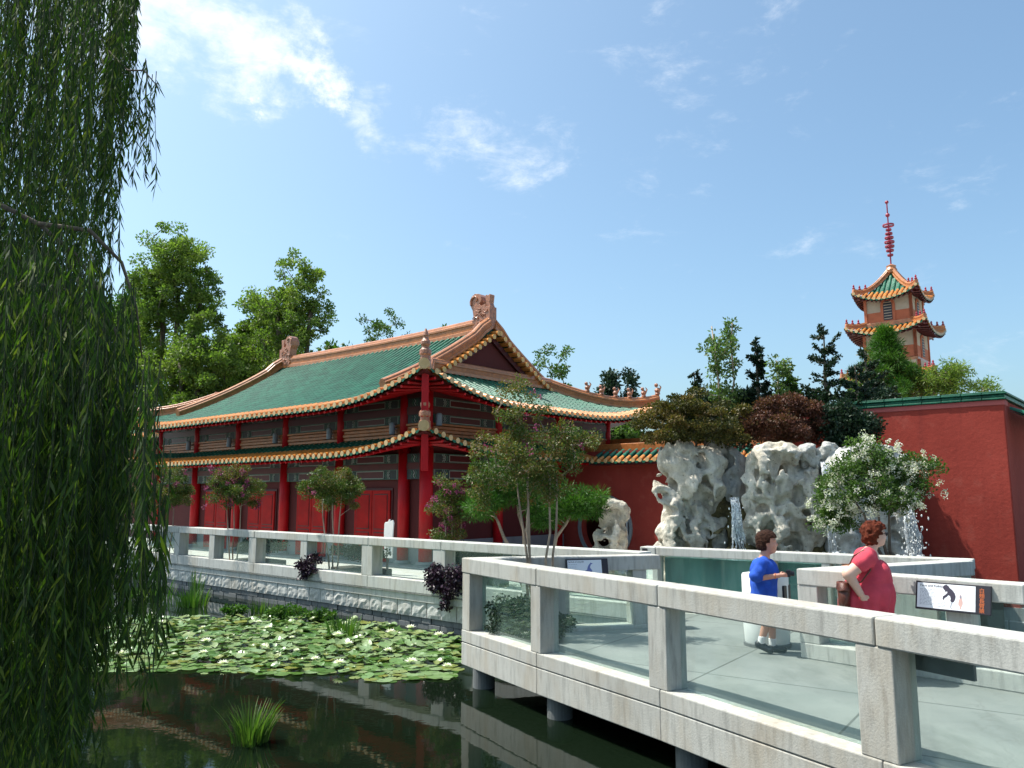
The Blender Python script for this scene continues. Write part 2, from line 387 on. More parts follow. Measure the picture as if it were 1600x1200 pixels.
# ---------------- railings
def offs(poly, d):
    P = [np.array(p, float) for p in poly]; o = []
    for i in range(len(P)):
        t = []
        if i: t.append(nrm(P[i] - P[i - 1]))
        if i < len(P) - 1: t.append(nrm(P[i + 1] - P[i]))
        ns = [np.array((-q[1], q[0])) for q in t]
        if len(ns) == 1: o.append(P[i] + ns[0] * d)
        else:
            s = nrm(ns[0] + ns[1]); o.append(P[i] + s * d / max(.3, s @ ns[0]))
    return o
def prisms(poly, d0, d1, z0, z1, gap=.0):
    a, b = offs(poly, d0), offs(poly, d1); r = []
    for i in range(len(poly) - 1):
        t = nrm(np.array(poly[i + 1]) - np.array(poly[i])); g0 = t * (gap if i else 0); g1 = t * (gap if i < len(poly) - 2 else 0)
        q = [a[i] + g0, a[i + 1] - g1, b[i + 1] - g1, b[i] + g0]
        r.append([(*p, z0) for p in q] + [(*p, z1) for p in q])
    return r
def post_box(mb, P, t, n, w, d0, d1, z0, z1):
    mb.fb(P, t, n, (-w / 2, w / 2), (d0, d1), (z0, z1))
def railing(name, label, poly, posts, z_rail, width, curb=None, mat='concrete', glass=True, group=None, goff=.2, seams=None):
    """posts: list of (segment, distance, post width)"""
    T = thing(name, label, 'railing', (*poly[0], curb[0] if curb else DZ), group)
    for P in prisms(poly, 0, width, z_rail[0], z_rail[1], .006): MB().hexa(P).build('top_rail', M[mat], T, bevel=.014)
    if curb:
        for P in prisms(poly, .004, width - .012, curb[0], curb[1], .003): MB().hexa(P).build('curb', M[mat], T, bevel=.012)
    zb = curb[1] if curb else DZ
    for i, s, w in posts:
        a, b = np.array(poly[i], float), np.array(poly[i + 1], float); t = nrm(b - a); n = np.array((-t[1], t[0]))
        m = MB(); post_box(m, a + t * s, t, n, w, .008, width - .03, zb - .001, z_rail[0] + .001); m.build('post', M[mat], T, bevel=.01)
    if glass:
        for P in prisms(poly, goff, goff + .012, zb + .002, z_rail[0] - .002, .02): MB().hexa(P).build('glass_pane', M['glass'], T)
    return T

near = railing('glass_railing', 'weathered concrete glass railing along the near edge of the footbridge', [BE, P0, A1, A2, A3, A4, A5, A6],
    [(0, .32, .22), (0, 1.5, .2), (1, .13, .22), (1, 1.95, .22), (2, 2.1, .26), (3, 2.36, .30), (4, 2.36, .3), (5, 1.3, .3)],
    (1.575, 1.782), .30, (.64, .805), goff=.19)
far = railing('glass_railing', 'long pale concrete glass railing along the walkway before the red hall', [Cp(27), Cp(22.4), Cp(20.0), Cp(17.6), Cp(15.3), Cp(11.25), Cp(8.97), Cp(6.73), Cp(4.49), Cp(.0)],
    [(0, 1.2, .3), (1, .15, .3), (2, .15, .3), (3, 2.2, .3), (4, 1.9, .28), (4, 3.95, .34), (5, 2.14, .26), (6, 2.2, .36), (7, 2.18, .34), (8, 2.2, .3)],
    (1.615, 1.782), .32, (.76, 1.0), 'concrete_clean', goff=.2)
right = railing('glass_railing', 'clean pale concrete railing with wide corner block behind the woman', [EE, FC, F1, F2],
    [(0, .15, .22), (1, .13, .25), (1, 1.78, .24), (2, 1.6, .24)], (1.59, 1.782), .30, (DZ, .93), 'concrete_clean', goff=.2)
tank = railing('tank_railing', 'pale concrete railing with thin rail framing the glass wall of the waterfall tank', [DL, (2.43, 13.73), DR],
    [(0, .27, .1), (1, 1.9, .16), (1, 2.75, .12), (1, 4.4, .15)], (1.64, 1.782), .28, (DZ, .92), 'concrete_clean', goff=.16)
# small dark socket box at the end of the tank rail
mb = MB(); td = nrm(np.array((2.43, 13.73)) - np.array(DL)); tn = np.array((-td[1], td[0])); mb.fb(DL, td, tn, (.05, .14), (-.015, 0), (1.67, 1.755)); mb.build('socket_box', M['black'], tank)

# ---------------- the bridge: slab edge, deck, piles
T = thing('footbridge', 'stained concrete footbridge slab standing on round piles over the dark pond', 'bridge', (*P0, WZ))
for P in prisms([(BE[0] - .15, BE[1] - .04), P0, A1, A2, A3, A4, A5, A6], .006, .5, .335, .634, .0): MB().hexa(P).build('slab_edge', M['concrete'], T, bevel=.01)
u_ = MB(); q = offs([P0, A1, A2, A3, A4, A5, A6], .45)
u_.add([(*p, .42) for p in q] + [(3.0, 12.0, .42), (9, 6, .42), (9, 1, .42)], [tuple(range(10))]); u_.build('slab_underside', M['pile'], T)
for x, y in [(-.38, 11.2), (.56, 9.72), (1.70, 7.95), (2.85, 5.95), (4.0, 3.9), (1.3, 11.0), (2.9, 8.6)]:
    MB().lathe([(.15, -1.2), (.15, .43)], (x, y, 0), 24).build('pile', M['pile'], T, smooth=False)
dk = offs([BE, P0, A1, A2, A3, A4, A5, A6], .19)
dV = [(*p, DZ) for p in dk] + [(9.2, .6, DZ), (9.4, 3.3, DZ), (6.8, 6.2, DZ), (5.15, 8.1, DZ), (3.6, 9.9, DZ), (6.1, 11.0, DZ), (2.5, 13.6, DZ)]
m, nt = newmat('deck_concrete'); v = pos(nt)
n = noise(nt, v, 1.1, 6, .6); f = noise(nt, v, 45, 4); c = ramp(nt, n, [(.3, (.185, .20, .19)), (.7, (.26, .27, .255))])
mp = nd(nt, 'ShaderNodeMapping'); g = nd(nt, 'ShaderNodeNewGeometry'); lk(nt, g.outputs['Position'], mp.inputs[0]); mp.inputs['Rotation'].default_value = (0, 0, R_(35))
br = nd(nt, 'ShaderNodeTexBrick'); lk(nt, mp.outputs[0], br.inputs[0]); br.offset = 0; br.inputs['Scale'].default_value = 1; br.inputs['Brick Width'].default_value = 1.7; br.inputs['Row Height'].default_value = 1.7; br.inputs['Mortar Size'].default_value = .012
br.inputs['Color1'].default_value = (1, 1, 1, 1); br.inputs['Color2'].default_value = (.93, .93, .93, 1); br.inputs['Mortar'].default_value = (.42, .42, .42, 1)
c = mixc(nt, 1.0, c, br.outputs['Color'], 'MULTIPLY')
cr = nd(nt, 'ShaderNodeTexVoronoi'); cr.feature = 'DISTANCE_TO_EDGE'; cr.inputs['Scale'].default_value = .45
wv = nd(nt, 'ShaderNodeVectorMath'); wv.operation = 'ADD'; nz = nd(nt, 'ShaderNodeTexNoise'); nz.inputs['Scale'].default_value = 2.5; lk(nt, v, nz.inputs[0]); lk(nt, v, wv.inputs[0]); lk(nt, nz.outputs['Color'], wv.inputs[1]); lk(nt, wv.outputs[0], cr.inputs[0])
c = mixc(nt, ramp(nt, cr.outputs['Distance'], [(.0, (.5,) * 3), (.006, (0, 0, 0))]), c, (.15, .15, .14))
st = noise(nt, pos(nt, (1.5, .6, 1)), 1.2, 5, .7); c = mixc(nt, ramp(nt, st, [(.5, (0, 0, 0)), (.66, (.5,) * 3)]), c, (.12, .13, .12))
out(nt, principled(nt, c, .85, .3, f, .15, dist=.006).outputs[0]); M['deck'] = m
structure('deck', dV, [tuple(range(len(dV)))], m)

# ---------------- retaining wall under the far railing
T = thing('retaining_wall', 'grey block retaining wall with rough stone course below the far walkway', 'wall', (*Cp(27), WZ))
poly = [Cp(27), Cp(-.1)]
for P in prisms(poly, .03, .7, .60, .757): MB().hexa(P).build('ledge', M['concrete_clean'], T)
rg = random.Random(4); mb = MB(); t = 0
tdir = -cdir; tn = np.array((-tdir[1], tdir[0]))
def rough(mb, O, x0, x1, z0, z1, d):
    """a block with a bulging, slightly uneven face"""
    nx, nz = 5, 4; V = []
    for i in range(nx + 1):
        for k in range(nz + 1):
            e = min(i, nx - i, 1) * min(k, nz - k, 1); b = (-.014 + rg.uniform(-.012, .012)) * e + rg.uniform(-.004, .004) + d
            x = x0 + (x1 - x0) * i / nx; V.append((O[0] + tdir[0] * x + tn[0] * b, O[1] + tdir[1] * x + tn[1] * b, z0 + (z1 - z0) * k / nz))
    F = [(i * (nz + 1) + k, (i + 1) * (nz + 1) + k, (i + 1) * (nz + 1) + k + 1, i * (nz + 1) + k + 1) for i in range(nx) for k in range(nz)]
    b0 = len(V)
    for x, z in ((x0, z0), (x1, z0), (x1, z1), (x0, z1)): V.append((O[0] + tdir[0] * x + tn[0] * .3, O[1] + tdir[1] * x + tn[1] * .3, z))
    c = [0, nx * (nz + 1), nx * (nz + 1) + nz, nz]
    bot = [i * (nz + 1) for i in range(nx + 1)]; top = [i * (nz + 1) + nz for i in range(nx + 1)]
    F += [tuple(top + [b0 + 2, b0 + 3]), tuple(bot[::-1] + [b0, b0 + 1]), tuple(range(0, nz + 1)) + (b0 + 3, b0), tuple(range(c[1] + nz, c[1] - 1, -1)) + (b0 + 1, b0 + 2)]
    mb.add(V, F)
O = Cp(27)
while t < 27:
    w = rg.uniform(.36, .52); rough(mb, O, t + .008, min(27.1, t + w) - .008, .305, .59, .06); t += w
mb.build('stone_course', M['concrete_clean'], T)
mb = MB()
for zz, hh, off_ in ((.19, .105, 0), (.08, .105, .2), (-.03, .106, .1)):
    t = -off_
    while t < 27:
        w = rg.uniform(.22, .42); mb.fb(O, tdir, tn, (t + .006, t + w - .006), (.09 + rg.uniform(-.012, .012), .35), (zz, zz + hh)); t += w
mb.build('brick_courses', M['pile'], T, bevel=.008)
MB().fb(O, tdir, tn, (0, 27.05), (.13, .6), (-1.2, .598)).build('core', M['groove'], T)

# walkway behind the far railing (paler concrete)
structure('path', [(*Cp(-.2 + 0) , DZ - .004), (*Cp(30), DZ - .004), (*(np.array(Cp(30)) + tn * 6.5), DZ - .004), (*(np.array(Cp(-.2)) + tn * 6.5), DZ - .004)], [(3, 2, 1, 0)], M['concrete_clean'])
# ================================================================== roofs
def roof_rows(rows, zf, sp=.27, rb=.085, green=0, orange=.42, tilel=.34, sag=0):
    """rows: (plan point at the eave, inward dir, side dir, length, start) -> one mesh of barrel tiles and pans; materials green, orange, cap"""
    V = []; F = []; Mi = []; n = 0
    for P, d, a, L, w in rows:
        if L < .05: continue
        P, d, a = map(lambda q: np.array(q, float), (P, d, a))
        k = max(1, int(L / tilel)); ds = [0, min(orange, L * .98)] + [orange + (L - orange) * i / k for i in range(1, k + 1)] if L > orange * 1.05 else [0, L]
        seg = 6; ring = []
        for j, x in enumerate(ds):
            for rep in ((0,) if j in (0,) else ((0, 1) if j < len(ds) - 1 else (0,))):
                r = rb * (1.0 if rep == 1 or j == 0 else .86)
                q = P + d * x; z = zf(q, d, x) + .02
                ring.append((q, z, r, x))
        # barrel
        b0 = n
        for q, z, r, x in ring:
            for s in range(seg + 1):
                an = PI * s / seg; p = q + a * math.cos(an) * r; V.append((p[0], p[1], z + math.sin(an) * r * 1.05)); n += 1
        for i in range(len(ring) - 1):
            mid_ = .5 * (ring[i][3] + ring[i + 1][3])
            for s in range(seg):
                A = b0 + i * (seg + 1) + s; F.append((A, A + 1, A + seg + 2, A + seg + 1)); Mi.append(1 if mid_ < orange and ring[i][3] < orange * .95 else 0)
        # round tile end
        c0 = n; z0 = ring[0][1]
        for s in range(10):
            an = 2 * PI * s / 10; p = P - d * .012 + a * math.cos(an) * rb; V.append((p[0], p[1], z0 + math.sin(an) * rb)); n += 1
        F.append(tuple(range(c0, c0 + 10))); Mi.append(2)
        # pan
        c0 = n; hw = w / 2
        xs = sorted(set(r_[3] for r_ in ring))
        for x in xs:
            for sg in (-1, 1):
                q = P + d * x + a * sg * hw; V.append((q[0], q[1], zf(q, d, x) - .012)); n += 1
        for i in range(len(xs) - 1):
            A = c0 + 2 * i; F.append((A, A + 1, A + 3, A + 2)); Mi.append(1 if xs[i] < orange * .95 and xs[i + 1] <= orange * 1.01 else 0)
        # hanging drip tile between the barrels
        for sg in (-1, 1):
            c0 = n; q0 = P - d * .006 + a * sg * rb * .5; q1 = P - d * .006 + a * sg * hw
            z1, z2 = zf(q0, d, 0), zf(q1, d, 0)
            V += [(q0[0], q0[1], z1), (q1[0], q1[1], z2), (q1[0], q1[1], z2 - .085), (q0[0], q0[1], z1 - .03)]; n += 4; F.append((c0, c0 + 1, c0 + 2, c0 + 3)); Mi.append(3)
    return V, F, Mi
ROOFM = lambda: [M['tile_green'], M['tile_orange'], M['tile_cap'], M['tile_green']]

def ridge(mb, pts, w, h, up0=0, mi=0, caps=True):
    """moulded ridge: stepped profile swept along pts"""
    prof = [(-.5, 0), (-.5, .22), (-.42, .26), (-.42, .55), (-.5, .60), (-.5, .72), (-.36, .78), (-.30, .92), (-.12, 1.0), (.12, 1.0), (.30, .92), (.36, .78), (.5, .72), (.5, .60), (.42, .55), (.42, .26), (.5, .22), (.5, 0)]
    pts = np.asarray(pts, float); t = np.gradient(pts, axis=0); V = []; k = len(prof)
    for p, d in zip(pts, t):
        d2 = nrm((d[0], d[1], 0)); s = np.array((-d2[1], d2[0], 0)); up = nrm(np.cross(nrm(d), s)); up = up if up[2] > 0 else -up
        up = nrm(up + np.array((0, 0, .6)))
        for x, y in prof: V.append(p + s * x * w + up * (up0 + y * h))
    F = [(i * k + j, (i + 1) * k + j, (i + 1) * k + (j + 1) % k, i * k + (j + 1) % k) for i in range(len(pts) - 1) for j in range(k)]
    M_ = [(1 if j in (2, 14) else mi) for i in range(len(pts) - 1) for j in range(k)]
    if caps: F += [tuple(range(k)), tuple(range(len(pts) * k - 1, (len(pts) - 1) * k - 1, -1))]; M_ += [mi, mi]
    mb.add(V, F, M_)
RIDM = lambda: [M['ridge'], M['ridge_dark'], M['figure']]

def rows_side(O, a, d, length, e, fl, sp=.27, x0=0, x1=None):
    """rows along one eave: O corner of the eave, a along it, d inward, fl(x)=row length"""
    n = max(2, int(round(length / sp))); w = length / n; r = []
    for i in range(n):
        x = (i + .5) * w
        if x < x0 or (x1 is not None and x > x1): continue
        L = fl(x)
        if L > .05: r.append((np.array(O) + np.array(a) * x, d, a, L, w * 1.001))
    return r

# ================================================================== the red hall
U = np.array((-.7558, .6548)); W_ = np.array((.6548, .7558)); C0 = np.array((-2.32, 21.71)); FZ = .80
def TP(t, s): return C0 + U * t + W_ * s
def T3(t, s, z): q = TP(t, s); return (q[0], q[1], z)
LT, LS = 15.4, 8.7
hall = thing('temple_hall', 'red hall with two tiers of green tiled roof and curled orange eaves behind the pond', 'building', T3(0, 0, FZ))
def tb(mb, rt, rs, rz, mi=0): return mb.fb(C0, U, W_, rt, rs, rz, mi)
# plinth and core walls
mb = MB(); tb(mb, (-.5, LT + .5), (-.5, LS + .5), (DZ - .02, FZ)); mb.build('plinth', M['grey_paint'], hall, bevel=.02)
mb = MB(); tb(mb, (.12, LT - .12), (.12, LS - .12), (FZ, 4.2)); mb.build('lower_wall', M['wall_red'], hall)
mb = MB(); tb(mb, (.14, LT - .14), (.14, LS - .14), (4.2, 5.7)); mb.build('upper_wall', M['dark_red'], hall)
mb = MB()
tb(mb, (.0, LT), (.06, .115), (FZ + .002, 1.42)); tb(mb, (.06, .115), (.12, LS), (FZ + .002, 1.42)); mb.build('wainscot', M['grey_paint'], hall, bevel=.01)
cols = [0, .9, 3.78, 6.7, 9.6, 12.5, 15.4]; scol = [2.9, 5.8, 8.7]
def column(t, s, r=.165):
    q = TP(t, s); m = MB().lathe([(r, FZ), (r, 3.95)], (q[0], q[1], 0), 20)
    m.lathe([(r * .86, 3.95), (r * .86, 5.6)], (q[0], q[1], 0), 20)
    c = m.build('column', M['red_paint'], hall, smooth=False)
    for p in c.data.polygons: p.use_smooth = len(p.vertices) == 4
    MB().lathe([(r * 1.5, FZ), (r * 1.5, FZ + .05), (r * 1.25, FZ + .1), (r * 1.02, FZ + .1)], (q[0], q[1], 0), 20).build('column_base', M['grey_paint'], c)
for t in cols: column(t, 0, .185 if t == 0 else .165)
for s in scol: column(0, s, .15)
for t in (3.78, 9.6, 15.4): column(t, LS)
# doors
for t in (2.33, 5.27, 8.14, 11.05):
    mb = MB(); tb(mb, (t - .86, t + .86), (.085, .12), (FZ + .001, 2.86)); d = mb.build('door', M['dark_red'], hall)
    for sg in (-1, 1):
        a, b = (t - .79, t - .012) if sg < 0 else (t + .012, t + .79); m = MB()
        tb(m, (a, b), (.045, .088), (FZ + .01, 2.80))
        for z0, z1 in ((FZ + .1, 1.35), (1.42, 1.62), (1.69, 2.7)):
            tb(m, (a + .09, b - .09), (.038, .046), (z0, z1), 1); tb(m, (a + .115, b - .115), (.028, .040), (z0 + .03, z1 - .03))
        m.build('door_leaf', [M['door_red'], M['dark_red']], d, bevel=.004)
# painted beams with fretwork: motifs are built as thin raised lines
def fret(mb, O, a, n, x0, x1, z0, z1):
    """one bay of a painted beam; O,a along, n outward"""
    def ln(xa, za, xb, zb, w=.018, mi=1):
        dx, dz = xb - xa, zb - za; L = math.hypot(dx, dz) or 1; px, pz = -dz / L * w / 2, dx / L * w / 2
        P = []
        for o_ in (.0, .012):
            for x, z in ((xa + px, za + pz), (xb + px, zb + pz), (xb - px, zb - pz), (xa - px, za - pz)):
                P.append((O[0] + a[0] * x + n[0] * (.02 + o_), O[1] + a[1] * x + n[1] * (.02 + o_), z))
        mb.hexa(P, mi)
    h = z1 - z0; L = x1 - x0
    mb.fb(O, a, n, (x0, x1), (-.10, .02), (z0, z1), 0)
    if L < 1.2:
        for sg in (1,):
            xc = (x0 + x1) / 2
            for k in (-.09, 0, .09):
                ln(xc + k - .03, z0 + .03, xc + k + .03, z0 + h * .35, mi=2 if k else 1); ln(xc + k + .03, z0 + h * .35, xc + k - .03, z0 + h * .65, mi=2 if k else 1); ln(xc + k - .03, z0 + h * .65, xc + k + .03, z1 - .03, mi=2 if k else 1)
        return
    for e, sg in ((x0, 1), (x1, -1)):
        ln(e + sg * .06, z0 + .01, e + sg * .06, z1 - .01, .03, 2); ln(e + sg * .11, z0 + .01, e + sg * .11, z1 - .01, .012, 1)
        for j, k in enumerate((.42, .48, .56)):
            mi = (1, 1, 2)[j]; q = [(k, 0.02), (k, .22), (k + .045, .3), (k + .045, .42), (k, .5), (k + .045, .58), (k + .045, .7), (k, .78), (k, .98)]
            for (xa, za), (xb, zb) in zip(q[:-1], q[1:]): ln(e + sg * xa, z0 + h * za, e + sg * xb, z0 + h * zb, .016, mi)
    xa, xb = x0 + .68, x1 - .68
    if xb - xa > .3:
        mb.fb(O, a, n, (xa, xb), (.02, .024), (z0 + .035, z1 - .035), 3)
        for q in ((xa, z0 + .035, xb, z0 + .035), (xa, z1 - .035, xb, z1 - .035), (xa, z0 + .035, xa, z1 - .035), (xb, z0 + .035, xb, z1 - .035)): ln(*q)
    for z in (z0 + .008, z1 - .008): ln(x0, z, x1, z, .012, 2)
FM = [M['fret_ground'], M['fret_white'], M['fret_green'], M['dark_red']]
for z0, z1 in ((3.10, 3.37), (3.55, 3.80), (4.64, 4.88), (5.10, 5.34)):
    for a, b in zip(cols[:-1], cols[1:]):
        m = MB(); fret(m, C0 - W_ * .02, U, -W_, a + .15, b - .15, z0, z1); m.build('painted_beam', FM, hall)
    sc = [0, 2.9, 5.8, 8.7]
    for a, b in zip(sc[:-1], sc[1:]):
        m = MB(); fret(m, C0 - U * .02, W_, -U, a + .15, b - .15, z0, z1); m.build('painted_beam', FM, hall)
for z0, z1 in ((3.37, 3.55), (4.88, 5.10), (5.34, 5.6)):
    m = MB(); tb(m, (.12, LT), (-.06, .10), (z0 + .002, z1 - .002)); tb(m, (-.06, .10), (.12, LS), (z0 + .002, z1 - .002)); m.build('lintel', M['dark_red'], hall)
# orange tile band above the skirt roof
m = MB()
for z0, z1, o_ in ((4.16, 4.26, .06), (4.27, 4.36, .03), (4.37, 4.46, .055), (4.47, 4.56, .03), (4.57, 4.635, .07)):
    tb(m, (-o_, LT + o_), (-o_, .10), (z0, z1), 0); tb(m, (-o_, .10), (.11, LS + o_), (z0, z1), 0)
m.build('tile_band', [M['ridge_dark']], hall, bevel=.012)
# downlights
for t, s, z in ((7.06, -.2, 4.52), (4.14, -.2, 4.52), (1.22, -.2, 4.52), (9.95, -.2, 4.52), (12.85, -.2, 4.52), (-.2, .26, 4.72)):
    q = TP(t, s); m = MB().lathe([(.075, z - .17), (.085, z - .15), (.085, z + .13), (.06, z + .17)], (q[0], q[1], 0), 14); m.tube([T3(t, s, z), T3(t if s < 0 else .1, .1 if s < 0 else s, z)], .02)
    m.build('downlight', M['downlight'], hall)

# roof surfaces ------------------------------------------------------
def upturn(a, d, k, L=4.8, g=2.6): return k * max(0, 1 - a / L) ** 2.4 * max(0, 1 - d / g) ** 1.3
def local(q): r = np.asarray(q)[:2] - C0; return r @ U, r @ W_
EO = 1.5
def prof_up(d): return 5.10 + .33 * d + .0305 * d * d
def z_up(q, *_):
    t, s = local(q); dF = min(s + EO, LS + EO - s); dS = min(t + EO, LT + EO - t)
    if dS > 3.1: d, a = dF, dS
    else: d, a = (dF, dS) if dF < dS else (dS, dF)
    return prof_up(d) + upturn(a, d, .80)
ES = 1.3
def prof_sk(d): return 3.75 + .30 * d + .035 * d * d
def z_sk(q, *_):
    t, s = local(q); dF = min(s + ES, LS + ES - s); dS = min(t + ES, LT + ES - t); d, a = (dF, dS) if dF < dS else (dS, dF)
    return prof_sk(max(0, d)) + upturn(a, max(0, d), .62, 4.6, 1.9)
def z_mainr(q, *_):
    t, s = local(q); return prof_up(min(s + EO, LS + EO - s)) + upturn(min(t + EO, LT + EO - t), min(s + EO, LS + EO - s), .80)
def z_hipr(q, *_):
    t, s = local(q); return prof_up(min(t + EO, LT + EO - t)) + upturn(min(s + EO, LS + EO - s), min(t + EO, LT + EO - t), .80)
half = (LS + 2 * EO) / 2
def fl_main(x):
    dS = min(x, LT + 2 * EO - x); return dS if dS < 3.1 else half - .02
rows = rows_side(TP(-EO, -EO), U, W_, LT + 2 * EO, EO, fl_main) + rows_side(TP(-EO, LS + EO), U, -W_, LT + 2 * EO, EO, fl_main)
V, F, Mi = roof_rows(rows, z_mainr, orange=.55, rb=.08); main = mk('main_roof', V, F, ROOFM(), hall, mi=Mi)
fs = lambda x: min(x, LS + 2 * EO - x, 3.08)
for rows in (rows_side(TP(-EO, -EO), W_, U, LS + 2 * EO, EO, fs), rows_side(TP(LT + EO, -EO), W_, -U, LS + 2 * EO, EO, fs)):
    V, F, Mi = roof_rows(rows, z_hipr, orange=.5, rb=.08); mk('hip_roof', V, F, ROOFM(), hall, mi=Mi)
fk = lambda x, L: min(x, L - x, ES + .05)
rows = []
for O, a, d, L in ((TP(-ES, -ES), U, W_, LT + 2 * ES), (TP(-ES, LS + ES), U, -W_, LT + 2 * ES), (TP(-ES, -ES), W_, U, LS + 2 * ES), (TP(LT + ES, -ES), W_, -U, LS + 2 * ES)):
    rows += rows_side(O, a, d, L, ES, lambda x: fk(x, L), .265)
V, F, Mi = roof_rows(rows, z_sk, orange=.62, rb=.078); mk('skirt_roof', V, F, ROOFM(), hall, mi=Mi)
# soffits and rafters
def soffit(zf, e, inner, name, drop):
    m = MB(); N = 40
    for O, a, d, L in ((TP(-e, -e), U, W_, LT + 2 * e), (TP(-e, LS + e), U, -W_, LT + 2 * e), (TP(-e, -e), W_, U, LS + 2 * e), (TP(LT + e, -e), W_, -U, LS + 2 * e)):
        V = []
        for i in range(N + 1):
            x = L * i / N
            for y in (0.03, .5, inner):
                yy = min(y, x, L - x); q = O + a * x + d * yy; V.append((q[0], q[1], zf(q) - drop - .05 * yy))
        m.add(V, [(i * 3 + j, i * 3 + j + 1, i * 3 + j + 4, i * 3 + j + 3) for i in range(N) for j in (0, 1)])
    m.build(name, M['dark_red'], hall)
    m = MB()
    for O, a, d, L in ((TP(-e, -e), U, W_, LT + 2 * e), (TP(-e, -e), W_, U, LS + 2 * e)):
        n = int(L / .27)
        for i in range(n):
            x = (i + .5) * L / n; y1 = min(inner, x, L - x)
            if y1 < .3: continue
            p0 = O + a * x + d * .06; p1 = O + a * x + d * y1; z0, z1 = zf(p0) - drop - .045, zf(p1) - drop - .05 * y1 - .045
            m.tube([(*p0, z0), (*p1, z1)], .042, 6)
    m.build('rafters', M['red_paint'], hall)
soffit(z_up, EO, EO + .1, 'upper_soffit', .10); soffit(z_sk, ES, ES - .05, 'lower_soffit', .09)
# gable walls
for t, sg in ((1.75, 1), (LT - 1.75, -1)):
    pts = [(x, prof_up(min(x + EO, LS + EO - x)) - .05) for x in np.linspace(1.4, LS - 1.4, 15)]
    O = T3(t, 0, 0); m = MB().poly([(p[0], p[1]) for p in [(1.4, 6.3)] + pts + [(LS - 1.4, 6.3)]], O, (W_[0], W_[1], 0), (0, 0, 1), (U[0], U[1], 0), .1)
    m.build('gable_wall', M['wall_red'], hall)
    # rake boards
    m = MB()
    for s0, s1 in ((1.2, LS / 2), (LS - 1.2, LS / 2)):
        pp = [T3(t - sg * .14, s, prof_up(min(s + EO, LS + EO - s)) - .32) for s in np.linspace(s0, s1, 8)]
        for a_, b_ in zip(pp[:-1], pp[1:]):
            a_, b_ = np.array(a_), np.array(b_); n_ = np.array((U[0], U[1], 0)) * .03; h_ = np.array((0, 0, .20)); m.hexa([a_ - n_, b_ - n_, b_ + n_, a_ + n_, a_ - n_ + h_, b_ - n_ + h_, b_ + n_ + h_, a_ + n_ + h_])
    m.build('rake_board', M['dark_red'], hall)
    # rake tiles: short golden barrels pointing out of the gable
    m = MB()
    for s0, s1 in ((.7, LS / 2 - .05), (LS - .7, LS / 2 + .05)):
        for j in range(17):
            s = s0 + (s1 - s0) * j / 16; z = prof_up(min(s + EO, LS + EO - s)); q0, q1 = T3(t - .02 * sg, s, z - .03), T3(t - sg * .52, s, z - .08)
            m.tube([q0, q1], .078, 8, 0); m.tube([q1, tuple(np.array(q1) - np.array((U[0], U[1], 0)) * sg * .012)], .085, 10, 1)
    m.build('rake_tiles', [M['tile_orange'], M['gold']], hall)
# ridges
mb = MB(); zs = lambda t: 8.02 + .10 * abs((t - LT / 2) / (LT / 2 - 1.6)) ** 2.5 - 0.02
pts = [T3(t, LS / 2, zs(t)) for t in np.linspace(1.75, LT - 1.75, 24)]; ridge(mb, pts, .32, .52)
mb.build('main_ridge', RIDM(), hall)
for t in (1.62, LT - 1.62):
    for S in (1, -1):
        mb = MB(); ss = np.linspace(4.3, -.2, 14); pts = [T3(t, s if S > 0 else LS - s, prof_up(s + EO) + .02 + (.10 if s > 3.9 else 0)) for s in ss]; ridge(mb, pts, .30, .38); mb.build('gable_ridge', RIDM(), hall)
for t, sg in ((1.46, 1), (LT - 1.46, -1)):
    mb = MB(); pts = [T3(t, s, prof_up(2.96) + .03) for s in np.linspace(1.35, LS - 1.35, 10)]; ridge(mb, pts, .28, .42); mb.build('gable_base_ridge', RIDM(), hall)
for ct, cs, dt, ds in ((-EO, -EO, 1, 1), (-EO, LS + EO, 1, -1), (LT + EO, -EO, -1, 1), (LT + EO, LS + EO, -1, -1)):
    mb = MB(); pts = [T3(ct + dt * x, cs + ds * x, z_up(TP(ct + dt * x, cs + ds * x)) + .03) for x in np.linspace(2.95, .12, 12)]; ridge(mb, pts, .26, .40, caps=True); mb.build('hip_ridge', RIDM(), hall)
    if ds < 0:
        for j in range(6):
            x = .18 + j * .36; q = TP(ct + dt * x, cs + ds * x); z = z_up(q) + .42; s_ = 1.15 if j == 0 else 1
            m = MB().lathe([(.06 * s_, 0), (.09 * s_, .02), (.07 * s_, .08), (.10 * s_, .16), (.06 * s_, .24), (.03, .26)], (q[0], q[1], z), 10).ball((q[0] - .04 * dt, q[1], z + .30 * s_), .065 * s_, 6)
            m.tube([(q[0] + .05, q[1], z + .12), (q[0] + .12, q[1], z + .28), (q[0] + .07, q[1], z + .36)], [.035, .03, .01], 5); m.build('ridge_beast', M['figure'], hall)
for e, zf in ((ES, z_sk),):
    for ct, cs, dt, ds in ((-e, -e, 1, 1), (-e, LS + e, 1, -1), (LT + e, -e, -1, 1)):
        mb = MB(); pts = [T3(ct + dt * x, cs + ds * x, zf(TP(ct + dt * x, cs + ds * x)) + .02) for x in np.linspace(1.25, .1, 8)]; ridge(mb, pts, .2, .22); mb.build('hip_ridge', RIDM(), hall)
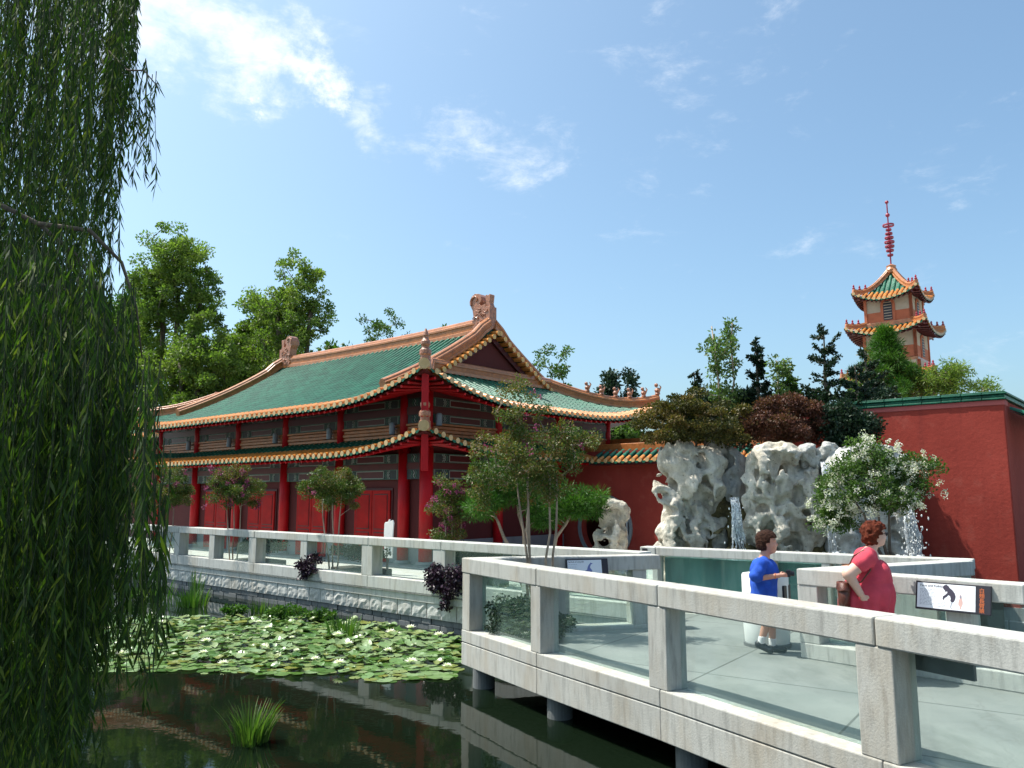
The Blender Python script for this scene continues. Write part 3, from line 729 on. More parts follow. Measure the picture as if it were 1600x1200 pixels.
# corner finials and hanging hip boards
def finial(q, z, s=1):
    m = MB().lathe([(r * s, h * s) for r, h in ((.15, -.16), (.15, .06), (.12, .08), (.12, .16), (.155, .2), (.15, .3), (.11, .34), (.09, .38), (.125, .45), (.125, .52), (.07, .6), (.06, .64), (.08, .68), (.06, .76), (.015, .86))], (q[0], q[1], z), 14)
    m.tube([(q[0], q[1], z - .05), (q[0] - .01, q[1] - .19, z - .06)], .14 * s, 14, 1); m.build('finial', [M['figure'], M['tile_cap']], hall, smooth=False)
q = TP(-EO + .1, -EO + .1); zt = z_up(q); finial(q, zt + .12); 
q2 = TP(-ES + .1, -ES + .1); zt2 = z_sk(q2); finial(q2, zt2 + .12)
for q_, z_, L_ in ((TP(-EO + .28, -EO + .28), zt, 1.25), (TP(-ES + .28, -ES + .28), zt2, 1.05)):
    m = MB(); a45 = nrm(U + W_); b45 = np.array((-a45[1], a45[0])); m.fb(q_, b45, a45, (-.09, .09), (-.09, .09), (z_ - L_, z_ - .06)); m.fb(q_, b45, a45, (-.06, .06), (-.05, 1.6), (z_ - .42, z_ - .18)); m.build('hip_bracket', M['red_paint'], hall, bevel=.01)
# ridge-end dragons (scroll-tailed ornament at each end of the main ridge)
def scroll(t, sg):
    O = T3(t, LS / 2, 8.25); ax = (U[0] * sg, U[1] * sg, 0); nv = (W_[0], W_[1], 0)
    # x grows towards the middle of the ridge
    out1 = [(x * .78, y * .78) for x, y in [(-.28, -.1), (.62, -.1), (.74, .05), (.60, .18), (.80, .30), (.66, .42), (.70, .60), (.74, .80), (.86, 1.00), (.90, 1.22), (.80, 1.42), (.60, 1.52), (.38, 1.48), (.24, 1.34), (.22, 1.16), (.34, 1.02), (.22, .92), (.02, .98), (-.06, .84), (-.28, .84)]]
    m = MB().poly(out1, O, ax, (0, 0, 1), nv, .34, 0)
    m.poly([(x * .78, y * .78) for x, y in [(-.26, .84), (.0, .84), (.0, 1.0), (.05, 1.36), (.0, 1.4), (-.1, 1.34), (-.2, 1.4), (-.24, 1.36), (-.19, 1.0)]], O, ax, (0, 0, 1), nv, .22, 0)
    def P(x, y, o_): return np.array(O) + np.array(ax) * x * .78 + np.array((0, 0, y * .78)) + np.array(nv) * o_
    for o_ in (-.18, .18):
        m.tube([P(.56 + (.30 - .028 * k) * math.cos(k * .5 - .6), 1.2 + (.30 - .028 * k) * math.sin(k * .5 - .6), o_) for k in range(10)], [.05 - .003 * k for k in range(10)], 6)
        rr = random.Random(3)
        for j in range(16):
            x, y = rr.uniform(-.05, .6), rr.uniform(.0, .85); m.tube([P(x + .12 * math.cos(k * .9 + j), y + .09 * math.sin(k * .9 + j), o_) for k in range(5)], .02, 5)
    m.build('ridge_dragon', M['figure'], hall, bevel=.02)
scroll(1.75, 1); scroll(LT - 1.75, -1)

# ---------------- side wing on the hall's far left end
wing = thing('side_wing', 'low green tiled wing with orange ridge at the far left end of the hall', 'building', T3(LT + 1, 2, DZ))
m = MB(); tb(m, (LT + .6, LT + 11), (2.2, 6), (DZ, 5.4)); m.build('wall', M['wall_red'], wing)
zw = lambda q, *_: 5.2 + .48 * (local(q)[1] - 1.0)
V, F, Mi = roof_rows(rows_side(TP(LT - 1.2, 1.0), U, W_, 13, 0, lambda x: 2.6), zw); mk('roof', V, F, ROOFM(), wing, mi=Mi)
m = MB(); ridge(m, [T3(t, 3.6, 6.45) for t in (LT - 1.2, LT + 12)], .34, .5); m.build('ridge', RIDM(), wing)

# ---------------- gallery wall with moon gate, right of the hall
GS = 6.2
gal = thing('gallery_wall', 'red gallery wall with round moon gate and small tiled roof behind the leaning rock', 'wall', T3(0, GS, DZ))
cx, cz, cr_ = -1.56, 1.66, .93; N = 40
V = []; F = []; t0, t1, z0, z1 = .3, -9.5, DZ, 4.05
ring = [(cx + cr_ * math.cos(2 * PI * i / N), cz + cr_ * math.sin(2 * PI * i / N)) for i in range(N)]
def onrect(x, z):
    dx, dz = x - cx, z - cz; k = 1e9
    for lim, dd in (((t0 - cx), dx), ((t1 - cx), dx)):
        if dd * lim > 0: k = min(k, lim / dd)
    for lim, dd in (((z0 - cz), dz), ((z1 - cz), dz)):
        if dd * lim > 0: k = min(k, lim / dd)
    return (cx + dx * k, cz + dz * k)
angs = sorted([2 * PI * i / N for i in range(N)] + [math.atan2(z - cz, x - cx) % (2 * PI) for x in (t0, t1) for z in (z0, z1)])
m = MB(); ins, ous = [], []
for a in angs:
    p = (cx + cr_ * math.cos(a), cz + cr_ * math.sin(a)); ins.append(p); ous.append(onrect(*p))
K = len(angs); V = [T3(x, GS, z) for x, z in ins + ous] + [T3(x, GS + .3, z) for x, z in ins + ous]
F = []
for i in range(K):
    j = (i + 1) % K; F += [(i, j, K + j, K + i), (2 * K + j, 2 * K + i, 3 * K + i, 3 * K + j), (j, i, 2 * K + i, 2 * K + j)]
mk('wall', V, F, M['wall_bright'], gal)
m = MB()
V = []; r1, r2 = cr_ - .005, cr_ + .09
for i in range(N):
    c, s = math.cos(2 * PI * i / N), math.sin(2 * PI * i / N)
    for rr in (r1, r2):
        for y in (GS - .05, GS + .02): V.append(T3(cx + rr * c, y, cz + rr * s))
F = []
for i in range(N):
    j = (i + 1) % N
    for a, b in ((0, 1), (1, 3), (3, 2), (2, 0)): F.append((i * 4 + a, i * 4 + b, j * 4 + b, j * 4 + a))
mk('gate_ring', V, F, M['grey_paint'], gal)
m = MB(); tb(m, (-4, .2), (GS + 2.2, GS + 2.3), (DZ, 3.5)); tb(m, (-4, .2), (GS + .31, GS + 2.2), (3.4, 3.5)); tb(m, (-.4, -.3), (GS + .31, GS + 2.2), (DZ, 3.4)); tb(m, (-4, -3.9), (GS + .31, GS + 2.2), (DZ, 3.4)); m.build('passage', M['dark_red'], gal)
m = MB()
for k in range(4): tb(m, (-2.5 + k * .12, -2.44 + k * .12), (GS + .4, GS + .44), (1.35, 2.15))
tb(m, (-2.55, -2.0), (GS + .39, GS + .45), (2.12, 2.2)); tb(m, (-2.55, -2.0), (GS + .39, GS + .45), (1.3, 1.38)); m.build('window_lattice', M['white'], gal)
m = MB(); tb(m, (-2.55, -2.1), (GS + .4, GS + .46), (.8, 1.28)); m.build('red_panel', M['door_red'], gal)
zg = lambda q, *_: 3.70 + .52 * (local(q)[1] - (GS - .5))
V, F, Mi = roof_rows(rows_side(TP(-1.35, GS - .5), -U, W_, 8.4, 0, lambda x: .62, .25), zg, orange=.2, rb=.07); mk('roof', V, F, ROOFM(), gal, mi=Mi)
m = MB(); tb(m, (-9.7, .2), (GS + .42, GS + .6), (4.02, 4.3)); m.build('ridge', M['ridge_dark'], gal, bevel=.02)
m = MB(); tb(m, (-9.7, -1.3), (GS - .44, GS - .002), (3.60, 3.66)); m.build('soffit', M['dark_red'], gal)
# clerestory of the gallery (orange parapet with a red post)
m = MB(); tb(m, (-2.9, -.1), (LS + .0, LS + .14), (4.12, 4.62)); m.build('parapet', M['ridge_dark'], gal, bevel=.01)
# ================================================================== big red wall on the right
RW = np.array((8.708, 14.0))
def RP(t, s, z=None):
    q = RW + U * t + W_ * s; return (q[0], q[1]) if z is None else (q[0], q[1], z)
blk = thing('red_wall', 'tall brick red wall with green glazed coping behind the white flowering tree', 'wall', (*RW, DZ))
m = MB(); m.fb(RW, U, W_, (0, 3.9), (0, 6), (.45, 4.33)); m.build('wall', M['wall_bright'], blk, bevel=.02)
m = MB()
for j in range(14): m.fb(RW, U, W_, (-.1 + j * .3 + .006, -.1 + j * .3 + .294), (-.10, .3), (.2, .52))
for j in range(13): m.fb(RW, U, W_, (-.1 + j * .33 + .006, -.1 + j * .33 + .324), (-.12, .3), (-.6, .195))
m.build('stone_footing', M['stone'], blk, bevel=.012)
m = MB(); m.fb(RW, U, W_, (-.012, 3.91), (-.012, .3), (4.24, 4.335)); m.build('plaster_edge', M['wall_cap'], blk, bevel=.01)
m = MB()
for z0, z1, o_ in ((4.337, 4.375, .05), (4.377, 4.43, .02), (4.432, 4.465, .06), (4.467, 4.49, .03)):
    for j in range(12): m.fb(RW, U, W_, (-o_ if j == 0 else j * .33 + .003, (j + 1) * .33 - .003), (-o_ + .004 * (j % 2), .40), (z0, z1 - .003 * (j % 3 == 0)))
    for j in range(17): m.fb(RW, U, W_, (-o_, .40), (.402 + j * .33, .40 + j * .33 + .325), (z0, z1))
m.build('coping', M['tile_green'], blk, bevel=.012)
zf = lambda q, *_: 3.86 + .42 * (0.75 + min(0, (np.asarray(q) - RW) @ U))
V, F, Mi = roof_rows([(RW - U * .75 + W_ * s, U, W_, .72, .2) for s in np.arange(.35, 6, .2)], zf, sp=.2, rb=.06, orange=.0001); Mi = [0] * len(Mi)
mk('side_eave', V, F, M['tile_green'], blk)

# ================================================================== pagoda
PC = np.array((17.75, 36.15))
def QP(x, y, z): q = PC + U * x + W_ * y; return (q[0], q[1], z)
pag = thing('pagoda', 'slender square pagoda tower with orange eaves and crimson ringed spire above the wall', 'tower', (*PC, DZ))
def pb(m, rx, ry, rz, mi=0): return m.fb(PC, U, W_, rx, ry, rz, mi)
def sq_roof(e, ib, ze, slope, curve, k, name, apex):
    def zf(q, *_):
        r = np.asarray(q)[:2] - PC; x, y = abs(r @ U), abs(r @ W_); d = e - max(x, y); a = e - min(x, y)
        return ze + slope * d + curve * d * d + k * max(0, 1 - a / (e * .95)) ** 2.0 * max(0, 1 - d / (e * .9)) ** 1.2
    rows = []
    for a, d in ((U, W_), (W_, U)):
        for sg in (1, -1):
            O = PC - a * e - d * e * sg; rows += rows_side(O, a, d * sg, 2 * e, e, lambda x: min(x, 2 * e - x, e - ib), .215)
    V, F, Mi = roof_rows(rows, zf, rb=.07, orange=.55, tilel=.3); roof = mk(name, V, F, ROOFM(), pag, mi=Mi)
    m = MB(); N = 16
    for a, d in ((U, W_), (W_, U)):
        for sg in (1, -1):
            O = PC - a * e - d * e * sg; V = []
            for i in range(N + 1):
                x = 2 * e * i / N
                for y in (.02, e - ib + .05):
                    yy = min(y, x, 2 * e - x) if y > .1 else y * 0 + min(.02, x, 2 * e - x); q = O + a * x + d * sg * yy; V.append((*q, zf(q) - .09 - .22 * yy))
            m.add(V, [(i * 2, i * 2 + 1, i * 2 + 3, i * 2 + 2) for i in range(N)])
            for i in range(15):
                x = (i + .5) * 2 * e / 15; y1 = min(e - ib, x, 2 * e - x); p0 = O + a * x + d * sg * .03; p1 = O + a * x + d * sg * y1
                m.tube([(*p0, zf(p0) - .15), (*p1, zf(p1) - .15 - .22 * y1)], .04, 5, 0)
    m.build('eave_underside', [M['dark_red'], M['spire']], pag)
    for sx in (1, -1):
        for sy in (1, -1):
            m = MB(); pts = []
            for x in np.linspace(e - ib, .05, 12):
                q = PC + U * sx * (e - x) + W_ * sy * (e - x); pts.append((*q, zf(q) + .02))
            ridge(m, pts, .17, .24)
            for j in range(3):
                x = .1 + j * .2; q = PC + U * sx * (e - x) + W_ * sy * (e - x); z = zf(q) + .24; m.lathe([(.05, 0), (.07, .05), (.03, .1), (.05, .15), (.01, .22)], (*q, z), 8, 2)
            m.build('hip_ridge', [M['ridge'], M['ridge_dark'], M['spire']], pag)
def body(hb, z0, z1, arch0, arch1):
    m = MB(); zm = z0 + (z1 - z0) * .40
    pb(m, (-hb, hb), (-hb, hb), (zm, z1), 0); pb(m, (-hb - .004, hb + .004), (-hb - .004, hb + .004), (z0, zm), 1)
    m.build('body', [M['pag_cream'], M['pag_red']], pag)
    for n_, a in ((-W_, U), (-U, W_), (W_, U), (U, W_)):
        m = MB(); O = PC + n_ * (hb + .012)
        def arch(w, za, zb, th, mi, off):
            P = [(-w, za), (w, za)] + [(w * math.cos(x), zb - w + w * math.sin(x)) for x in np.linspace(0, PI, 12)]
            m.poly(P, (*(O + n_ * off), 0), (*a, 0), (0, 0, 1), (*n_, 0), th, mi)
        arch(.31, arch0 - .1, arch1 + .13, .06, 0, 0); arch(.19, arch0, arch1, .06, 1, .008)
        for k in range(7): m.fb(O, a, n_, (-.16, .16), (.036, .05), (arch0 + .06 + k * .125, arch0 + .09 + k * .125), 2)
        m.build('window', [M['pag_red'], M['black'], M['pag_cream']], pag)
        m = MB(); m.fb(PC + n_ * hb, a, n_, (-hb - .05, -hb + .07), (-.07, .05), (z0, z1)); m.build('corner_pier', M['pag_red'], pag)
body(.98, 10.45, 11.75, 10.55, 11.45); sq_roof(1.43, .05, 11.50, .42, .46, .46, 'top_roof', True)
body(1.08, 8.7, 10.2, 8.85, 9.75); sq_roof(1.74, .96, 9.85, .48, .1, .44, 'middle_roof', False)
body(1.2, DZ, 8.6, 6.6, 7.6); sq_roof(2.0, 1.05, 7.5, .45, .08, .46, 'lower_roof', False)
m = MB(); pb(m, (-1.05, 1.05), (-1.05, 1.05), (10.18, 10.5)); pb(m, (-1.16, 1.16), (-1.16, 1.16), (8.1, 8.74)); m.build('roof_collar', M['ridge'], pag, bevel=.03)
m = MB().lathe([(.24, 12.95), (.26, 13.1), (.2, 13.22), (.22, 13.3), (.08, 13.38)], (*PC, 0), 14); m.build('apex_cap', M['ridge'], pag)
sp = MB().lathe([(.035, 13.2), (.03, 16.4)], (*PC, 0), 8); sp.ball((*PC, 16.42), .085, 10); sp.ball((*PC, 15.78), .10, 10); sp = sp.build('spire', M['spire'], pag)
for z, r in ((15.28, .25), (15.06, .12), (14.87, .155), (14.67, .19), (14.46, .215), (14.25, .20), (14.05, .165), (13.83, .125)):
    m = MB(); n = 24; P = [(r, -.045), (r + .012, 0), (r, .045), (r - .015, .045), (r - .015, -.045)]
    V = [(PC[0] + a * math.cos(2 * PI * i / n), PC[1] + a * math.sin(2 * PI * i / n), z + b) for i in range(n) for a, b in P]
    m.add(V, [(i * 5 + j, ((i + 1) % n) * 5 + j, ((i + 1) % n) * 5 + (j + 1) % 5, i * 5 + (j + 1) % 5) for i in range(n) for j in range(5)])
    for k in range(3): a = k * 2.09; m.tube([(*PC, z), (PC[0] + r * math.cos(a), PC[1] + r * math.sin(a), z)], .02, 5)
    m.build('spire_ring', M['spire'], sp)

# ================================================================== scholar's rocks (pierced limestone)
def rock(name, label, base, lumps, holes, h=.03, seed=1, mat='rock', cat='rock', group=None, amp=1.0, dents=60, parent=None):
    h *= .85; dents = int(dents * 1.9)
    """lumps/holes: (x,y,z,rx,ry,rz) relative to base"""
    L = np.array(lumps, float); lo = (L[:, :3] - L[:, 3:]).min(0) - .2; hi = (L[:, :3] + L[:, 3:]).max(0) + .2; lo[2] = max(lo[2], -.1)
    P = gridp(lo, hi, h); Pw = P + np.stack([vn(P * 2.1 + seed * 3 + i * 7) for i in range(3)], -1) * .13 * amp + np.stack([vn(P * 5.3 + seed * 5 + i * 9) for i in range(3)], -1) * .045 * amp
    f = None
    for l in L:
        e_ = ell(Pw, l[:3], l[3:]); f = e_ if f is None else smin(f, e_, .09)
    rg = np.random.default_rng(seed)
    for x in holes: f = -smin(-f, ell(Pw, x[:3], x[3:]), .04)
    for _ in range(dents):   # scooped hollows over the whole skin
        l = L[rg.integers(len(L))]; d = nrm(rg.normal(size=3) * (1, 1.1, 1)); 
        if rg.random() < .75: d[1] = -abs(d[1])
        c = l[:3] + d * l[3:] * rg.uniform(.9, 1.08); r = (rg.uniform(.022, .07) if _ % 2 else rg.uniform(.05, .16)) * amp; rr = (r * rg.uniform(.7, 1.3), r * rg.uniform(.7, 1.2), r * rg.uniform(.7, 1.9))
        b = [slice(max(0, int((c[i] - rr[i] * 1.7 - .25 - lo[i]) / h)), max(0, int((c[i] + rr[i] * 1.7 + .25 - lo[i]) / h))) for i in range(3)]
        if any(s.stop <= s.start for s in b): continue
        sub = (b[0], b[1], b[2]); f[sub] = -smin(-f[sub], ell(Pw[sub], c, rr), .03)
    f += vn(P * 9 + seed) * .022 * amp + vn(P * 17 + seed) * .012 * amp
    f[..., 0] = np.maximum(f[..., 0], .01)
    for ax in range(3):
        s = [slice(None)] * 3; s[ax] = 0; f[tuple(s)] = np.maximum(f[tuple(s)], .01); s[ax] = -1; f[tuple(s)] = np.maximum(f[tuple(s)], .01)
    V, Q = surfnet(f, lo, h); V = V + np.array(base)
    if parent is not None: return mk(name, V, Q, M[mat], parent, smooth=True)
    o = mk(name, V, Q, M[mat], loc=base, smooth=True); return tag(o, label, cat, group)
G = 'pierced limestone rocks of the waterfall garden'
# rock 1 (left mass of the waterfall)
rock('scholar_rock', 'broad pale pierced limestone mass under the olive maple, left of the middle waterfall', (3.42, 15.35, .85),
    [(-.38, 0, .5, .34, .4, .55), (-.42, -.05, 1.25, .26, .3, .7), (-.55, -.05, 1.75, .16, .2, .42), (.0, .1, 1.2, .45, .4, .8), (.05, .1, 2.1, .42, .4, .6), (.38, .0, 1.9, .28, .32, .42), (.42, .15, 1.1, .4, .35, .6), (.1, -.15, .4, .5, .4, .4), (.35, .1, 2.45, .4, .4, .35), (-.2, .1, 2.5, .35, .35, .35), (.6, .05, 1.45, .26, .3, .2)],
    [(-.42, -.3, 1.0, .11, .3, .22), (-.3, -.3, .62, .1, .24, .2), (-.06, -.3, 1.55, .10, .2, .2), (.16, -.35, 1.15, .14, .2, .26), (.3, -.3, 1.62, .11, .2, .12), (.55, -.3, 1.75, .1, .3, .12), (-.44, -.3, 1.72, .05, .2, .06), (.22, -.3, 2.1, .12, .15, .15), (.42, -.4, .35, .16, .25, .14), (-.62, -.3, 1.5, .05, .3, .12)], .028, 3, group=G, dents=95)
# rock 2 (tall middle)
rock('scholar_rock', 'tall pale limestone pillar with many holes between the two waterfalls', (4.95, 14.75, .85),
    [(-.05, 0, .45, .42, .4, .55), (.05, 0, 1.2, .5, .38, .7), (-.05, 0, 1.95, .52, .38, .5), (.3, 0, 1.8, .4, .35, .55), (.1, 0, 2.5, .5, .38, .32), (-.3, 0, 2.35, .3, .3, .32), (.5, .0, 2.25, .25, .3, .3), (-.52, -.05, 1.75, .16, .22, .25), (-.5, -.02, 1.2, .22, .26, .42), (-.35, -.05, .75, .25, .3, .4), (.3, -.1, .25, .32, .32, .3), (.55, 0, 1.3, .22, .3, .55), (-.55, -.05, 2.2, .14, .2, .15), (0, .3, 1.2, .55, .3, 1.3)],
    [(.28, -.33, 1.78, .12, .22, .22), (.18, -.33, 2.12, .11, .25, .09), (.42, -.33, 2.12, .08, .2, .09), (-.1, -.35, 1.4, .09, .15, .07), (.08, -.35, 1.35, .1, .15, .08), (-.12, -.35, 1.62, .14, .18, .06), (.25, -.35, 1.05, .26, .2, .28), (-.08, -.35, 1.02, .12, .15, .05), (.1, -.35, 1.68, .2, .15, .08), (-.25, -.33, .9, .11, .18, .1), (.36, -.35, .3, .12, .22, .15), (-.52, -.22, 1.75, .06, .14, .07), (.1, -.35, 2.42, .16, .2, .14), (.42, -.3, 1.5, .06, .2, .06), (-.3, -.3, 2.1, .07, .14, .08), (-.42, -.28, 2.12, .05, .12, .06)], .028, 8, group=G, dents=95)
# rock 3 (right, behind the white tree)
rock('scholar_rock', 'arching grey white limestone behind the white flowering tree beside the red wall', (6.45, 14.35, .85),
    [(.58, .4, 1.25, .3, .32, 1.3), (.72, .62, 1.3, .28, .3, 1.3), (.86, .84, 1.3, .28, .3, 1.3), (-.5, .2, 1.0, .32, .35, .9), (-.45, .1, 2.3, .36, .34, .42), (-.1, .15, 2.55, .32, .3, .28), (.3, .15, 2.52, .36, .3, .24), (.55, .15, 2.4, .22, .26, .25), (.1, .25, 1.1, .55, .35, 1.0), (.5, .2, 1.6, .25, .3, .7), (-.3, .1, .4, .4, .35, .5), (.3, .2, .4, .5, .35, .5)],
    [(.12, -.1, 2.22, .22, .3, .12), (.35, -.1, 2.1, .1, .2, .1), (-.42, -.2, 2.05, .1, .2, .12), (-.15, -.15, 1.5, .14, .2, .25), (.3, -.15, 1.2, .16, .2, .3)], .03, 14, 'rock_grey', group=G, dents=70)
# lintel rock bridging 2 and 3
rock('lintel_rock', 'small brown grey limestone bridging the tall pillar and the arching rock above the thin fall', (5.72, 14.7, 3.0), [(-.22, 0, .45, .26, .24, .16), (.12, 0, .5, .26, .25, .17), (0, .1, .25, .3, .2, .14)], [(0, -.2, .34, .1, .1, .05)], .03, 21, 'rock_grey', group=G, dents=12)
# dark wet base rocks
for i, (lab, b, l) in enumerate([('dark mossy wet boulder at the foot of the middle waterfall, left side', (3.9, 14.75, .9), [(-.2, 0, .35, .35, .3, .3), (.12, -.05, .55, .25, .25, .25), (.0, 0, .12, .45, .3, .25)]),
        ('dark mossy wet boulder at the foot of the middle waterfall, right side', (4.42, 14.5, .9), [(-.1, .1, .55, .25, .25, .3), (.15, 0, .35, .3, .28, .3), (.05, 0, .1, .4, .3, .25)]),
        ('black wet rock face behind the thin right waterfall', (5.55, 14.55, .9), [(0, .25, .5, .35, .25, .6), (.05, .3, 1.2, .3, .25, .5), (-.1, .1, .1, .35, .3, .3)]),
        ('dark wet rock behind the lip of the middle waterfall', (4.16, 15.2, .9), [(0, .1, .5, .5, .3, .6), (0, .2, 1.2, .4, .25, .5)])]):
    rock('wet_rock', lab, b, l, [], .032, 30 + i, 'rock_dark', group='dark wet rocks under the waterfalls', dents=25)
# leaning rock by the moon gate
rock('garden_rock', 'cream leaning rock with hooked head standing before the moon gate', (2.02, 16.85, .95),
    [(.1, 0, .3, .42, .3, .4), (.12, 0, .8, .24, .24, .5), (.16, 0, 1.3, .2, .2, .32), (.28, 0, 1.42, .24, .2, .2), (-.05, 0, 1.2, .14, .16, .14), (-.18, 0, .8, .13, .15, .3), (-.3, 0, .45, .2, .2, .25), (-.1, 0, .2, .4, .3, .25)],
    [(-.0, -.15, 1.0, .07, .3, .13), (-.06, -.18, .62, .05, .2, .12), (.0, -.15, .3, .06, .15, .1)], .024, 40, group=None, dents=30)
rock('garden_rock', 'low cream lump of rock left of the leaning rock', (1.42, 16.8, .95), [(0, 0, .2, .26, .24, .3), (-.12, 0, .1, .22, .2, .22), (.1, 0, .42, .14, .16, .12)], [], .024, 43, dents=14)
rock('corner_rock', 'small squarish cream stone at the left end of the tank rail', (2.72, 14.9, 1.45), [(0, 0, .15, .16, .16, .17), (.02, 0, -.1, .2, .18, .2)], [], .024, 47, dents=6)
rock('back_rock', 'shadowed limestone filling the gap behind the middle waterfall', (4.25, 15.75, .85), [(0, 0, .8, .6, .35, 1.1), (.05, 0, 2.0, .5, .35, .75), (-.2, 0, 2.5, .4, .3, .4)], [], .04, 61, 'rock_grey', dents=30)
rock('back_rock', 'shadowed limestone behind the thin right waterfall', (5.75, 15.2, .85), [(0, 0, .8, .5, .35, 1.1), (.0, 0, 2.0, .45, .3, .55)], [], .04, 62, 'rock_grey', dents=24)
# ledge the rocks stand on and water in the tank
m = MB(); a = nrm(np.array(DR) - np.array(DL)); b = np.array((-a[1], a[0]))
m.fb(DL, a, b, (.0, 5.0), (1.05, 4.0), (-.5, 1.02)); o = m.build('rock_bed', M['soil']); o['kind'] = 'structure'
m = MB(); m.fb(DL, a, b, (.32, 3.05), (.30, 1.045), (DZ, 1.60)); o = m.build('tank_water', M['tank'], bevel=0); o['kind'] = 'structure'

# ================================================================== waterfalls
def fall(label, x, y, z0, z1, w, spread, n, seed, drops=60, lip=.1):
    rg = random.Random(seed); T = thing('waterfall', label, 'waterfall', (x, y, z0), 'waterfalls over the limestone rocks')
    m = MB()
    for i in range(n):
        u = rg.uniform(-1, 1); px = x + u * w / 2; zz = z1 - rg.uniform(0, .03); ln = rg.uniform(.5, 1) * (z1 - z0); P = []
        for k in range(8):
            f = k / 7; z = zz - ln * f; P.append((px + u * spread * f * f + rg.uniform(-.008, .008), y + lip * .6 - lip * 1.6 * math.sqrt(f) + rg.uniform(-.015, .015), z))
        m.tube(P, [rg.uniform(.004, .013) for _ in P], 5)
    m.build('stream', M['fall'], T, smooth=True)
    m = MB()
    for i in range(drops):
        f = rg.random() ** .6; z = z1 - (z1 - z0) * f; m.ball((x + rg.gauss(0, w * .4 + spread * f), y - lip + rg.uniform(-.1, .06), z), rg.uniform(.006, .014), 4, sq=rg.uniform(1, 2.4))
    m.build('droplets', M['white'], T)['kind'] = 'stuff'
    m = MB()
    for i in range(26): m.ball((x + rg.gauss(0, w * .8), y - lip + rg.gauss(0, .07), z0 + rg.uniform(0, .05)), rg.uniform(.02, .05), 5)
    m.build('foam', M['fall'], T, smooth=True)['kind'] = 'stuff'
fall('wide white waterfall pouring between the left rock mass and the tall pillar', 4.05, 14.62, 1.62, 2.62, .15, .06, 60, 1, 50)
fall('thin waterfall dropping right of the tall pillar beside the white flowers', 5.62, 14.3, 1.6, 3.25, .14, .0, 40, 2, 50)
fall('splashing waterfall behind the trunk of the white flowering tree', 6.68, 13.6, 1.6, 2.55, .16, .05, 80, 3, 150)

# ================================================================== planter of the white tree, litter bin, signs
pl = thing('planter', 'raised concrete planter filled with orange mulch under the white flowering tree', 'planter', (5.35, 12.2, DZ))
PL = [(4.75, 11.95), (5.85, 11.3), (6.7, 12.2), (5.6, 13.1)]
m = MB(); m.hexa([(*p, .78) for p in PL] + [(*p, 1.60) for p in PL]); m.build('box', M['concrete_clean'], pl)
rg = np.random.default_rng(2); cen = np.mean(PL, 0); n = 12
V = [(*(np.array(PL[0]) * (1 - a_) * (1 - b_) + np.array(PL[1]) * a_ * (1 - b_) + np.array(PL[2]) * a_ * b_ + np.array(PL[3]) * (1 - a_) * b_), 1.60 + .12 * math.sin(PI * a_) ** .6 * math.sin(PI * b_) ** .6 + rg.uniform(0, .03)) for a_ in np.linspace(.04, .96, n) for b_ in np.linspace(.04, .96, n)]
mk('mulch', V, [(i * n + j, i * n + j + 1, (i + 1) * n + j + 1, (i + 1) * n + j) for i in range(n - 1) for j in range(n - 1)], M['mulch'], pl)

can = thing('litter_bin', 'round white concrete litter bin with square side opening behind the boy', 'litter bin', (3.27, 10.55, DZ))
m = MB().lathe([(.26, .75), (.275, .78), (.29, 1.0), (.29, 1.62), (.28, 1.645), (.25, 1.65)], (3.27, 10.55, 0), 36); b_ = m.build('body', M['white'], can, smooth=False)
for p in b_.data.polygons: p.use_smooth = len(p.vertices) == 4
m = MB(); ang = R_(-38); d = np.array((math.cos(ang), math.sin(ang))); s = np.array((-d[1], d[0])); m.fb((3.27, 10.55), s, d, (-.12, .12), (.18, .288), (1.30, 1.52)); m.build('opening', M['black'], can, bevel=.01)
MB().lathe([(.295, .752), (.295, .79), (.27, .8)], (3.27, 10.55, 0), 36).build('base_ring', M['pile'], can)

def text(parent, s, P, ax, up, size, mat, font_cjk=False, spacing=1):
    c = bpy.data.curves.new('lettering', 'FONT'); c.body = s; c.size = size; c.extrude = .0006; c.align_x = 'LEFT'
    o = bpy.data.objects.new('lettering', c); C.objects.link(o); c.materials.append(mat)
    ax, up = Vector(ax).normalized(), Vector(up).normalized(); n = ax.cross(up)
    bpy.context.view_layer.update(); me = bpy.data.meshes.new_from_object(o); bpy.data.objects.remove(o); o = bpy.data.objects.new('lettering', me); C.objects.link(o)
    o.parent = parent; b = BASE[parent.name]; Mx = Matrix((ax, up, n)).transposed().to_4x4(); Mx.translation = Vector(P) - Vector(b); o.matrix_local = Mx; return o
def signboard(name, label, O, a, n, x0, x1, z0, z1, lean, draw, strip=.17):
    """board facing n, leaning back; draw(bm_add, W, H)"""
    T = thing(name, label, 'information panel', (O[0] + a[0] * x0, O[1] + a[1] * x0, z0))
    W, H = x1 - x0, z1 - z0; up = nrm((-n[0] * math.sin(lean), -n[1] * math.sin(lean), math.cos(lean))); nv = nrm(np.cross((*a, 0), up)); 
    if nv @ np.array((*n, 0)) < 0: nv = -nv
    B = np.array((O[0] + a[0] * x0, O[1] + a[1] * x0, z0)) + np.array((*n, 0)) * .10; A3_ = np.array((*a, 0))
    def P(x, y, o_=0): return B + A3_ * x + up * y + nv * o_
    def plate(xa, xb, ya, yb, o0, o1, mb, mi=0): mb.hexa([P(xa, ya, o0), P(xb, ya, o0), P(xb, ya, o1), P(xa, ya, o1), P(xa, yb, o0), P(xb, yb, o0), P(xb, yb, o1), P(xa, yb, o1)], mi)
    m = MB(); plate(0, W, 0, H, -.03, 0, m); m.build('frame', M['black'], T, bevel=.004)
    m = MB(); plate(.018, W - strip, .018, H - .018, 0, .002, m); m.build('panel', M['panel'], T)
    draw(T, P, W - strip - .018, H, plate, A3_, up); return T
